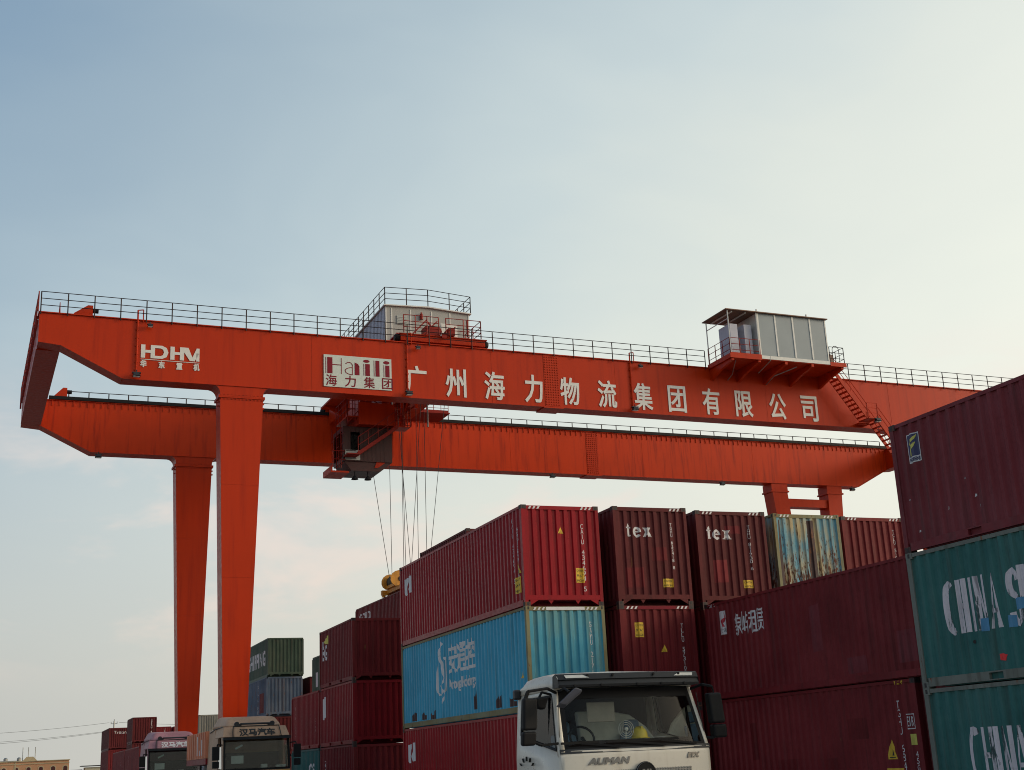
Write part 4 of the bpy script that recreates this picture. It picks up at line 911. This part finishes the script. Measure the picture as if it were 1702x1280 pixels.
for s in (-1, 1):
    q = lambda y, z: (s*cabx(z), y, z)
    m.grid([[q(-.79,z), q(-.70,z), q(CBK,z)] for z in (.62,1.0,1.66)])                     # door skins below the glass
    m.grid([[q(-.79+max(0,(z-1.72))*.36,z), q(-.69+max(0,(z-1.72))*.36,z)] for z in (1.66,1.9,2.2,2.56,2.64)])   # A pillar side
    m.add([q(-.70,1.66),q(CBK,1.66),q(CBK,2.02),q(.80,2.02),q(.72,1.98),q(-.66,1.74)], [tuple(range(6))])          # sloping door sill
    m.grid([[q(.80,z), q(CBK,z)] for z in (2.02,2.3,2.58)])
    m.grid([[(s*cabx(z)*k, fy(1.24*k,z), z) for k in (1,.955)] for z in (1.72,1.9,2.2,2.5,2.64)])
    m.add([q(-.46,2.56),q(CBK,2.56),q(CBK,2.64),q(-.44,2.64)], [(0,1,2,3)])
m.add([(-cabx(.62),CBK,.62),(cabx(.62),CBK,.62),(cabx(2.6),CBK,2.64),(-cabx(2.6),CBK,2.64)], [(0,1,2,3)])
rows = []                                                                                   # roof
for y, top in ((-.52,2.66),(-.46,2.80),(-.30,2.87),(0,2.90),(.45,2.90),(.78,2.87),(.93,2.80),(.98,2.64)):
    w = cabx(2.64); rows.append([(-w,y,2.64 if top>2.64 else top),(-w*.985,y,2.64+(top-2.64)*.55),(-w*.93,y,2.64+(top-2.64)*.88),(-w*.8,y,top),(0,y,top+.02),(w*.8,y,top),(w*.93,y,2.64+(top-2.64)*.88),(w*.985,y,2.64+(top-2.64)*.55),(w,y,2.64)])
m.grid(rows); m.add([(-cabx(.62),-.79,.62),(cabx(.62),-.79,.62),(cabx(.62),CBK,.62),(-cabx(.62),CBK,.62)], [(0,1,2,3)])
body = W(m, 'cab_body', M['cabwhite'], smooth=32)
sd = body.modifiers.new('shell', 'SOLIDIFY'); sd.thickness = .035; sd.offset = 0
# waist line seams
m = MB(); m.grid([[(x*1.02,y-.003,z) for x,y,z in r] for r in front_rows([1.70,1.765], .012)]); W(m, 'cowl', M['dark'], smooth=30)
m = MB()
for s in (-1,1): m.path([(s*1.0,fy(1.0,1.7)-.004,1.70),(s*.99,fy(1.0,1.5)-.004,1.50),(s*.93,fy(.95,1.4)-.004,1.40),(s*.93,fy(.95,1.0)-.004,.98)], .006, 4)
for s in (-1,1): m.path([(s*(cabx(z)+.004), y, z) for y, z in ((-.66,2.55),(-.745,1.72),(-.745,.8))], .006, 4)
W(m, 'panel_seam', M['ink'])
# windscreen
m = MB(); m.grid(front_rows([1.80,1.95,2.15,2.35,2.53], .004, .935)); ws = W(m, 'windscreen', M['glass'], smooth=60)
m = MB()
for za, zb in ((1.745,1.80),(2.50,2.66)): m.grid(front_rows([za,zb], .008, .955))
for s in (-1,1): m.grid([[(s*cabx(z)*k, fy(1.24*k,z)-.008, z) for k in (.90,.995)] for z in (1.745,1.95,2.15,2.35,2.66)])
W(m, 'windscreen_seal', M['black'], ws, smooth=30)
m = MB()
for bx, tx in ((-.35,-.95),(.42,-.25),(.98,.35)):
    a0 = Vector((bx, fy(bx,1.77)-.05, 1.775)); b0 = Vector((tx, fy(tx,1.86)-.05, 1.845)); m.bar(a0, b0, .025, .03); m.bar(b0-Vector((.32,0,-.006)), b0+Vector((.3,0,.012)), .02, .035)
W(m, 'wiper', M['black'], ws)
# side windows and doors
for s in (-1,1):
    q = lambda y, z: (s*(cabx(z)-.006), y, z)
    m = MB(); m.add([q(-.655,1.76),q(.72,1.99),q(.80,2.03),q(.80,2.555),q(-.44,2.555)], [tuple(range(5))]); o = W(m, 'side_window', M['glass'])
    f = MB(); pts = [(s*(cabx(z)+.006), y, z) for y, z in ((-.655,1.755),(.72,1.985),(.805,2.025),(.805,2.56),(-.43,2.56),(-.655,1.755))]; f.path(pts, .022, 5); f.tube((s*cabx(2.2),-.28,1.83),(s*cabx(2.5),-.28,2.55),.018,5); f.build('window_seal', M['black'], o)
    d = MB(); d.box(s*1.245-.03, s*1.245+.03, .18, .40, 1.30, 1.40); d.box(s*1.25-.035, s*1.25+.035, .33, .42, 1.22, 1.48); W(d, 'door_handle', M['black'], bevel=.012)
d = MB()
for i in range(9):
    t = R(200-i*27.5); u, v = .52+.30*math.cos(t), 1.46+.20*math.sin(t); du, dv = math.cos(t)*.035, math.sin(t)*.035
    d.bar((-1.262, u-du, v-dv), (-1.262, u+du, v+dv), .004, .05, up=(1,0,0))
for i in range(4): d.box(-1.265,-1.26,.40+i*.065,.44+i*.065,1.26,1.33)
for i in range(7): d.box(-1.265,-1.26,.30+i*.065,.345+i*.065,1.14,1.20)
for i in range(8): d.box(-1.265,-1.26,-.48+i*.05,-.445+i*.05,1.22,1.25); d.box(-1.265,-1.26,-.48+i*.05,-.44+i*.05,1.10,1.16)
W(d, 'door_marking', M['ink'])
# visor
m = MB(); zt, zb = 2.87, 2.665; n = len(xs)
def vis(x, z, k): return (x*1.2, -.80+.12*abs(x)**2.6+k, z)
m.grid([[vis(x,2.84,.16) for x in xs],[vis(x,zt,.05) for x in xs],[vis(x,zt-.01,.0) for x in xs],[vis(x,2.78,-.045) for x in xs],[vis(x,2.765,-.025) for x in xs],[vis(x,2.70,-.06) for x in xs],[vis(x,zb,-.05) for x in xs],[vis(x,zb,.18) for x in xs]])
for s in (0,-1): m.add([vis(xs[s],2.84,.16),vis(xs[s],zt,.05),vis(xs[s],2.78,-.045),vis(xs[s],2.70,-.06),vis(xs[s],zb,-.05),vis(xs[s],zb,.18)],[tuple(range(6))])
vo = W(m, 'sun_visor', M['visor'], smooth=25)
for x in (-.92,.92):
    m = MB(); s = 1 if x > 0 else -1; m.add([(s*.72,vis(.6,0,0)[1]-.052,2.80),(s*1.08,vis(.9,0,0)[1]-.047,2.80),(s*1.10,vis(.92,0,0)[1]-.03,2.845),(s*.82,vis(.68,0,0)[1]-.03,2.845)],[(0,1,2,3)]); W(m, 'marker_lamp', M['lamp'], vo)
m = MB()
for x in (-.62,-.28,.3,.68): m.lathe((x*1.2,vis(x,0,0)[1]-.03,2.835),[(.022,0),(.02,-.02),(0,-.022)],8,'y')
for x in (-.8,-.45,.05,.4,.75): m.lathe((x*1.2,vis(x,0,0)[1]-.055,2.69),[(.018,0),(.016,-.02),(0,-.022)],8,'y')
W(m, 'bolt', M['black'], vo)
# mirrors
def mirror(s, dx):
    g = MB(); g.path([(s*1.16,-.52,2.60),(s*1.32,-.70,2.66),(s*1.56,-.78,2.62),(s*1.60,-.78,2.5)], .022, 6); g.path([(s*1.2,-.70,1.86),(s*1.45,-.80,1.84),(s*1.57,-.78,1.92)], .02, 6)
    g.v = [(x+s*dx*max(0,(abs(x)-1.2)/.35), y, z) for x, y, z in g.v]; o = W(g, 'mirror_arm', M['black'])
    k = MB(); k.hexa([(s*1.47,-.70,2.06),(s*1.70,-.74,2.06),(s*1.70,-.88,2.06),(s*1.47,-.86,2.06),(s*1.44,-.70,2.52),(s*1.67,-.74,2.52),(s*1.67,-.86,2.52),(s*1.44,-.84,2.52)])
    k.hexa([(s*1.50,-.70,1.84),(s*1.72,-.74,1.84),(s*1.72,-.86,1.84),(s*1.50,-.84,1.84),(s*1.48,-.70,2.04),(s*1.71,-.74,2.04),(s*1.71,-.88,2.04),(s*1.48,-.86,2.04)])
    k.v = [(x+s*dx, y, z) for x, y, z in k.v]; k.build('mirror_housing', M['black'], o, bevel=.035, seg=3)
mirror(-1, .15); mirror(1, -.15)
g = MB(); g.path([(-1.14,-.62,2.62),(-1.2,-.95,2.64),(-1.2,-1.12,2.58)], .018, 6); o = W(g, 'mirror_arm', M['black'])
k = MB(); k.hexa([(-1.16,-1.10,2.30),(-1.0,-1.02,2.28),(-.72,-1.10,2.50),(-.88,-1.18,2.55),(-1.14,-1.20,2.36),(-.98,-1.14,2.34),(-.74,-1.22,2.54),(-.88,-1.26,2.59)]); k.v = [(x-.27, y, z+.06) for x, y, z in k.v]; k.build('mirror_housing', simple('slate_mirror_plastic',(.075,.08,.105),.4), o, bevel=.03, seg=3)
g = MB(); g.path([(-1.17,-.4,2.58),(-1.36,-.45,2.62),(-1.42,-.45,2.52)], .018, 6); o = W(g, 'mirror_arm', M['black']); k = MB(); k.hexa([(-1.46,-.38,2.38),(-1.34,-.36,2.36),(-1.34,-.52,2.36),(-1.46,-.52,2.38),(-1.52,-.36,2.54),(-1.28,-.34,2.54),(-1.28,-.54,2.54),(-1.52,-.54,2.54)]); k.build('mirror_housing', M['black'], o, bevel=.03, seg=3)
g = MB(); g.box(-1.28,-1.17,.86,.99,2.58,2.74); W(g, 'side_lamp', M['dark'], bevel=.03)
# hood badge, letters, grille
for body_, x0, w, h, z in (('AUMAN', -.86, .62, .085, 1.535), ('ETX', .80, .20, .062, 1.575)):
    v, f = flat_text(body_, w, h, .008); mm = plate_mesh([(p[0]+p[1]*.35, *p[1:]) for p in v], f, x0, z, 0, .02); mm.v = [(x, fy(x, 1.55)-.03+y, zz) for x, y, zz in mm.v]; W(mm, 'lettering', M['chrome'])
m = MB(); m.grid([[(x*.94, fy(x*.94,1.3)-.012, z) for x in xs] for z in (1.20,1.455)]); gr = W(m, 'grille', M['black'])
m = MB()
for k in range(6): m.grid([[(x*.86, fy(x*.86,1.3)-.018-.01*j, 1.265+k*.03+.018*j) for x in xs] for j in (0,1)])
for k in range(60):
    x = -.84+k*.0285; m.bar((x,fy(x,1.3)-.026,1.26),(x,fy(x,1.3)-.026,1.445),.008,.008)
m.build('grille_mesh', M['mesh'], gr)
m = MB(); m.lathe((.02,fy(0,1.3)-.05,1.37), [(0,0),(.165,0),(.175,-.02),(.15,-.035),(0,-.035)], 28, 'y'); bd = m.build('badge', M['black'], gr, smooth=30)
v, f = polys([(-.10,-.06),(-.05,-.06),(-.02,.05),(-.06,.05)], [(-.03,-.06),(.02,-.06),(.05,.05),(.01,.05)], [(.04,-.06),(.10,-.06),(.08,.05),(.06,.05)])
mm = plate_mesh(v, f, .02, 1.385, fy(0,1.3)-.094, .008); mm.build('emblem', M['chrome'], bd)
m = MB(); m.lathe((.02,fy(0,1.3)-.087,1.37), [(.158,0),(.163,-.008),(.168,0)], 28, 'y'); m.build('badge_ring', M['chrome'], bd)
# bumper, lamps, wheels, chassis, flatbed
m = MB(); m.grid([[(x*1.25, fy(x*1.25,.6)-.06, z) for x in xs] for z in (.35,.60,.66)]); m.box(-1.22,1.22,-.8,-.3,.4,.6); W(m, 'bumper', M['cabwhite'])
for s in (-1,1):
    m = MB(); m.box(s*.98-.2, s*.98+.2, fy(.98,.8)-.03, fy(.98,.8)+.05, .72, .9); W(m, 'headlight', M['lamp'], bevel=.03)
m = MB(); m.box(-.45,-.33,-.6,6.8,.75,1.0); m.box(.33,.45,-.6,6.8,.75,1.0)
for y in (1.4,3,5,6.6): m.box(-.45,.45,y,y+.12,.78,.98)
m.box(-.9,-.5,1.2,2.4,.55,1.0); W(m, 'chassis', M['dark'])
for y in (.1,4.6,5.9):
    for x in (-1.22,.94): wheel(WT, x, y, .5, .28)
m = MB(); m.box(-1.2,1.2,1.9,6.9,1.0,1.12); W(m, 'load_bed', M['dark'])
for s in (-1,1):
    m = MB(); m.add([(s*1.25,-.66,1.32),(s*1.25,-.72,.7),(s*1.27,-.3,.7),(s*1.27,-.42,1.2)],[(0,1,2,3)]); W(m, 'corner_vane', M['cabwhite'])
# cab interior
m = MB(); m.box(-1.1,1.1,-.62,-.25,1.35,1.88); m.box(-1.08,1.08,.86,.94,.9,2.6); m.box(-1.1,1.1,-.3,.9,.7,.9); it = W(m, 'dashboard', M['interior'], bevel=.04)
for x in (-.62,.62):
    m = MB(); m.box(x-.26,x+.26,-.05,.42,1.15,1.32); m.hexa([(x-.25,.32,1.3),(x+.25,.32,1.3),(x+.25,.48,1.3),(x-.25,.48,1.3),(x-.22,.5,2.0),(x+.22,.5,2.0),(x+.22,.62,2.0),(x-.22,.62,2.0)]); m.box(x-.13,x+.13,.52,.62,2.02,2.2); W(m, 'seat', M['seat'], bevel=.05, seg=3)
m = MB(); m.prism([(-.22,1.5),(1.12,1.5),(1.10,1.88),(.95,2.08),(.66,2.28),(.3,2.35),(-.3,2.36)], 'y', .66, .8); W(m, 'pale_panel', M['palegrey'], bevel=.04)  # pale curved-top panel behind the seats
m = MB(); m.box(-.62,-.15,-.44,-.42,2.15,2.45); W(m, 'sun_blind', simple('beige_sun_blind',(.30,.27,.22),.7), bevel=.01)
m = MB(); m.path([(-.62+.2*math.cos(R(t)), -.2+.08*math.sin(R(t)), 1.93+.17*math.sin(R(t))) for t in range(0,361,20)], .018, 6); m.tube((-.62,-.2,1.93),(-.62,-.45,1.75),.03,6); W(m, 'steering_wheel', M['black'])
m = MB()
for r_ in (.13,.10,.07): m.path([(.02+r_*math.cos(R(t)), -.45, 2.03+r_*math.sin(R(t))) for t in range(0,361,20)], .005, 4)
m.lathe((.02,-.45,2.03),[(0,-.03),(.03,-.02),(.03,.04),(0,.04)],10,'y'); m.tube((.02,-.45,2.03),(.02,-.42,1.885),.012,5); W(m, 'dash_fan', M['lamp'])
# things lying on the dashboard
hh = thing('hard_hat', 'yellow hard hat lying on the dashboard behind the white truck windscreen', 'hard hat', (9.06+.27, 18.95-.40, 1.885))
M['hat'] = simple('yellow_hard_hat', (.70,.52,.03), .35)
m = MB(); m.lathe((0,0,0), [(.14,0),(.145,.01),(.125,.02),(.122,.07),(.108,.12),(.072,.155),(.03,.172),(0,.174)], 22); m.build('shell', M['hat'], hh, smooth=50)
m = MB(); m.box(-.016,.016,-.10,.10,.10,.180); m.box(-.085,.085,-.18,-.12,.0,.012); m.build('ridge', M['hat'], hh, bevel=.01)
m = MB(); m.add([(-.12,-.09,.006),(.12,-.07,.006),(.13,.09,.02),(-.11,.08,.015)],[(0,1,2,3)]); o = m.build('paper_sheet', M['white'], loc=(9.06+.60,18.95-.42,1.885)); tag(o, 'white sheet of paper on the dashboard right of the hard hat', 'paper')
# ---------------------------------------------------------------- high-roof tractor trucks
def tractor(name, x, y, label, key, col, band, textmat, trailer_box=False):
    pm = paint(key+'_truck_paint', col, rough=.5, streak=.4, var=.12, fade=tuple(c*1.25 for c in col), fade_amt=.5, dirt=tuple(c*.4 for c in col), dirt_amt=.5, scale=1.5)
    bm_ = paint(key+'_front_band_paint', band, rough=.5, rust=.2, streak=.5, var=.2, scale=2, rustcol=(.10,.05,.04))
    t = thing('tractor_truck', label, 'truck', (x, y+1.15, 0), 0, 'high-roof tractor trucks')
    K = lambda mb, nm, mat, par=None, **k: mb.build(nm, mat, par or t, **k)
    w = 1.24
    def pl(yz, x0, x1): m = MB(); m.prism(yz, 'x', x0, x1); return m
    m = MB(); m.box(-w,w,-1.02,1.1,.9,1.75); m.hexa([(-w*1.01,1.12,1.0),(w*1.01,1.12,1.0),(w*1.01,3.2,1.0),(-w*1.01,3.2,1.0),(-w*.98,1.12,3.3),(w*.98,1.12,3.3),(w*.98,2.6,3.3),(-w*.98,2.6,3.3)])
    for s in (-1,1): m.prism([(-1.0,1.75),(-.62,1.75),(-.48,2.95),(-.82,2.95)],'x',s*w-.05 if s>0 else -w, s*w if s>0 else -w+.05); m.prism([(.2,1.75),(1.1,1.75),(1.1,2.95),(.2,2.95)],'x',s*w-.06 if s>0 else -w, s*w if s>0 else -w+.06)
    m.box(-w,w,1.04,1.1,1.75,2.95); m.hexa([(-w,-.82,2.95),(w,-.82,2.95),(w,1.1,2.95),(-w,1.1,2.95),(-w*.93,-.50,3.32),(w*.93,-.50,3.32),(w*.95,1.1,3.32),(-w*.95,1.1,3.32)])
    K(m, 'cab_body', pm, bevel=.12, seg=4)
    m = MB(); m.hexa([(-w*.70,-.99,2.93),(w*.70,-.99,2.93),(w*.70,-.5,2.93),(-w*.70,-.5,2.93),(-w*.66,-.72,3.34),(w*.66,-.72,3.34),(w*.66,-.2,3.34),(-w*.66,-.2,3.34)]); fh = K(m, 'forehead_panel', pm, bevel=.06, seg=3)
    v, f = flat_text('汉马汽车', 1.3, .24, .012); mm = plate_mesh(v, f, -.63, 0, 0, .012); mm.v = [(a, -.99+(c+.055)*.6585-.016+b, 2.985+c) for a, b, c in mm.v]; mm.build('lettering', textmat, fh)
    m = MB(); m.hexa([(-w*.86,-.42,3.325),(w*.86,-.42,3.325),(w*.95,2.6,3.325),(-w*.95,2.6,3.325),(-w*.70,.25,3.70),(w*.70,.25,3.70),(w*.78,2.0,3.78),(-w*.78,2.0,3.78)]); K(m, 'roof_deflector', pm, bevel=.14, seg=4)
    m = MB(); m.path([(-w*.72,-1.0,2.95),(-w*.71,-.86,3.12),(-w*.68,-.74,3.33),(w*.68,-.74,3.33),(w*.71,-.86,3.12),(w*.72,-1.0,2.95)], .018, 5); m.path([(-w*.95,-.44,3.33),(-w*.98,1.1,3.30),(-w*1.005,2.2,3.2)], .018, 5); m.path([(-w*1.005,.16,1.2),(-w*1.005,.19,2.93)], .014, 4); K(m, 'panel_seam', M['ink'])
    m = MB(); m.tube((-.55,-.52,3.42),(.55,-.52,3.42),.035,8); m.box(-.6,-.5,-.5,-.3,3.33,3.42); m.box(.5,.6,-.5,-.3,3.33,3.42)
    for sx in (-.66,.66): m.lathe((sx,-.45,3.42),[(0,.0),(.09,0),(.09,.12),(.05,.2),(0,.2)],12,'y')
    K(m, 'horn_bar', M['dark'])
    m = MB(); m.hexa([(-w*.98,-.985,1.80),(w*.98,-.985,1.80),(w*.98,-.965,1.80),(-w*.98,-.965,1.80),(-w*.96,-.84,2.86),(w*.96,-.84,2.86),(w*.96,-.82,2.86),(-w*.96,-.82,2.86)]); ws = K(m, 'windscreen', M['glass'])
    m = MB(); m.hexa([(-w,-1.06,2.84),(w,-1.06,2.84),(w,-.80,2.84),(-w,-.80,2.84),(-w,-1.0,2.94),(w,-1.0,2.94),(w,-.78,2.94),(-w,-.78,2.94)]); m.box(-w*.98,w*.98,-1.02,-.96,1.74,1.82)
    for s in (-1,1): m.bar((s*w*.965,-1.0,1.8),(s*w*.95,-.86,2.86),.07,.05)
    m.build('windscreen_seal', M['black'], ws)
    for s in (-1,1):
        m = MB(); m.add([(s*(w+.004),-.66,1.82),(s*(w+.004),.15,1.85),(s*(w+.004),.18,2.62),(s*(w+.004),-.54,2.62)],[(0,1,2,3)]); K(m, 'side_window', M['glassdark'])
        m = MB(); m.path([(s*w,-.8,2.68),(s*1.45,-.95,2.70),(s*1.5,-.95,2.2)],.025,6); m.box(s*1.5-.13,s*1.5+.13,-1.0,-.88,2.14,2.62); m.box(s*1.5-.12,s*1.5+.12,-1.0,-.88,1.86,2.10); K(m, 'mirror', M['black'], bevel=.03)
    m = MB(); m.box(-.9,-.45,-.72,-.70,2.0,2.28); m.hexa([(-.75,-.75,2.5),(-.5,-.75,2.62),(-.48,-.72,2.62),(-.73,-.72,2.5),(-.77,-.75,2.56),(-.52,-.75,2.68),(-.5,-.72,2.68),(-.75,-.72,2.56)]); m.box(.2,.42,-.8,-.6,1.76,1.95); m.box(.75,1.1,-.8,-.6,1.76,1.9); K(m, 'dash_clutter', M['palegrey'])
    m = MB(); m.box(-1.1,1.1,-.85,-.5,1.4,1.75); m.box(-1.1,1.1,.5,.9,.9,2.4); K(m, 'interior', M['interior'])
    m = MB(); m.box(-w*.97,w*.97,-1.05,-1.02,1.25,1.72); bd = K(m, 'front_band', bm_)
    v, f = flat_text('丰', .32, .36, .01); plate_mesh(v, f, .72, 1.32, -1.062, .01).build('lettering', M['mark'], bd)
    m = MB(); m.box(-.5,.5,-1.056,-1.05,1.3,1.42); m.build('plate', M['caution'], bd)
    m = MB(); m.box(-1.25,1.25,-1.15,-.7,.35,.85); K(m, 'bumper', pm, bevel=.05)
    for s in (-1,1): m = MB(); m.box(s*.95-.2,s*.95+.2,-1.17,-1.1,.55,.75); K(m, 'headlight', M['lamp'], bevel=.02)
    m = MB(); m.box(-.45,-.33,-.6,5.2,.75,1.0); m.box(.33,.45,-.6,5.2,.75,1.0); m.box(-.6,.6,3.3,4.2,1.0,1.2); K(m, 'chassis', M['dark'])
    for yy in (-.1,2.9,4.2):
        for xx in (-1.22,.94): wheel(t, xx, yy, .5, .28)
    for s in (-1,1): m = MB(); m.box(s*1.2-.05,s*1.2+.05,-.6,.4,.4,.46); m.box(s*1.2-.05,s*1.2+.05,-.5,.3,.65,.7); K(m, 'step', M['dark'])
    return t
tractor('tan', 9.06, 49.2, 'tan high-roof tractor truck with black lettering in front of the front crane leg', 'tan', (.44,.26,.155), (.55,.28,.04), M['ink'])
tractor('pink', 7.95, 64.0, 'dusty pink high-roof tractor truck with white lettering left of the tan truck', 'pink', (.34,.155,.175), (.35,.25,.05), M['mark'])
cb = thing('cargo_trailer', 'salmon pink sided trailer behind the tan truck cab', 'trailer', (9.0, 57.6, 0))
m = MB(); m.box(-1.25,1.25,-4.4,1.1,2.28,3.3)
for i in range(10): m.box(-1.28,-1.251,-4.3+i*.55,-4.2+i*.55,2.3,3.28)
m.build('side_board', C['salmon'], cb)
m = MB()
for k, (yy, hh) in enumerate(((-3.6,.6),(-3.1,.2),(-2.4,.75))): m.box(-1.292,-1.282,yy,yy+.14,2.4,2.4+hh)
m.build('marking', M['mark'], cb)
m = MB(); m.box(-1.25,1.25,-4.4,1.1,2.05,2.27); m.build('frame_rail', C['red_plain'], cb)
m = MB(); m.box(-.5,-.4,-4.0,1.1,1.0,2.04); m.box(.4,.5,-4.0,1.1,1.0,2.04); m.build('chassis', M['dark'], cb)
for yy in (-1.9,-.7,.5):
    for xx in (-1.2,.92): wheel(cb, xx, yy, .5, .28)

# ---------------------------------------------------------------- far buildings, pole and wires
M['facade'] = paint('orange_facade_paint', (.42,.22,.12), rough=.8, streak=.3, var=.12, dirt=(.2,.1,.06), scale=.1)
M['facade2'] = simple('tan_facade', (.36,.29,.18), .8, sc=.3)
bl = thing('apartment_building', 'long low orange building with arched windows and roof masts at far left', 'building', (2, 565, 0))
bx0, bx1, bz = -34.0, 26.5, 10.05
m = MB(); m.box(bx0,bx1,0,14,0,bz); m.build('wall', M['facade'], bl)
m = MB(); m.box(bx0-.3,bx1+.3,-.4,14.3,bz,bz+.28); m.box(bx0-.1,bx1+.1,-.2,-.001,bz-1.05,bz-.75); m.build('cornice', M['facade2'], bl)
i = 0; x = bx0+2.4
while x < bx1-2:
    m = MB(); top = bz-1.8; arc_ = [(x+1.5+1.1*math.cos(R(a)), top-.9+.9*math.sin(R(a))) for a in range(0,181,20)]
    m.prism([(x+2.6,top-3.0)]+arc_+[(x+.4,top-3.0)], 'y', -.06, -.001); wn = m.build('window', M['facade2'], bl)
    m = MB(); arc_ = [(x+1.5+.75*math.cos(R(a)), top-1.0+.65*math.sin(R(a))) for a in range(0,181,20)]; m.prism([(x+2.25,top-2.8)]+arc_+[(x+.75,top-2.8)], 'y', -.09, -.061); m.build('pane', M['cab_dark'], wn)
    x += 4.6
m = MB()
for x in (bx0+8,bx0+22,bx0+40,): m.box(x,x+.5,-.12,-.001,0,bz)
m.build('pilaster', M['facade2'], bl)
m = MB(); m.hexa([(8.9,3,bz+.3),(14.5,3,bz+.3),(14.5,6,bz+.3),(8.9,6,bz+.3),(10.4,3,bz+1.9),(12.9,3,bz+1.9),(12.9,6,bz+1.9),(10.4,6,bz+1.9)]); m.build('roof_hut', M['facade2'], bl)
m = MB()
for x in (8.9,11.0,13.6): m.tube((x,4,bz+.3),(x,4,bz+5.6),.14,6)
build_each(m, 'mast', M['steel'], bl)
m = MB()
for x in (2.6,7.6): m.lathe((x,3,bz+.3),[(0,0),(.8,0),(.8,1.1),(.4,1.5),(0,1.55)],12)
m.box(.5,7,2,4,bz+.29,bz+.6); build_each(m, 'water_tank', M['steel'], bl)
sh = thing('low_building', 'pale flat-roofed low building right of the orange building', 'building', (40, 570, 0))
m = MB(); m.box(-5,14,0,10,0,6.9); m.build('wall', simple('cream_wall',(.48,.44,.33),.8), sh)
m = MB(); m.box(-6.5,14,-1.5,11,7.3,7.6); m.build('roof', M['dark'], sh)
m = MB(); m.box(-13,-5.3,2,9,0,5.4); m.hexa([(-13.3,1.6,5.4),(-5,1.6,5.4),(-5,9.3,5.4),(-13.3,9.3,5.4),(-12,4,6.2),(-6,4,6.2),(-6,6,6.2),(-12,6,6.2)]); m.build('annex', M['roofbrown'], sh)
def pole(x, y, h, label):
    p = thing('utility_pole', label, 'pole', (x, y, 0)); m = MB(); m.tube((0,0,0),(0,0,h),.17,8,.11); m.build('pole_shaft', M['steel'], p)
    m = MB(); m.box(-.55,.55,-.05,.05,h-.5,h-.4); m.build('cross_arm', M['steel'], p)
    m = MB()
    for xx in (-.5,.5,0): m.tube((xx,0,h-.4),(xx,0,h-.1 if xx else h+.3),.05,6)
    m.build('insulator', M['dark'], p)
pole(19.2, 240, 11.4, 'utility pole just showing above the tall maroon stack at far left')
def wire(a, b, sag, label):
    a, b = Vector(a), Vector(b); m = MB(); pts = [a.lerp(b, i/16)-Vector((0,0,sag*4*(i/16)*(1-i/16))) for i in range(17)]
    m.path(pts, .03, 4); c = (a+b)/2; mm = m; o = mm.build('power_line', M['rope'], None); tag(o, label, 'power line', 'thin power lines at far left')
wire((-30,240,10.6),(18.4,240,11.15),1.0,'topmost of the thin power lines at far left')
wire((-30,240,9.3),(19.2,240,9.85),1.15,'middle of the three thin power lines at far left')
wire((-30,240,8.9),(19.2,240,9.75),1.2,'lowest of the three thin power lines at far left')
wire((20.0,240,11.15),(75,240,11.2),1.2,'power line running right from the pole behind the rear crane leg')
pole(75, 240, 11.6, 'utility pole hidden behind the containers'); pole(-30, 240, 11.2, 'utility pole outside the left edge of the yard')
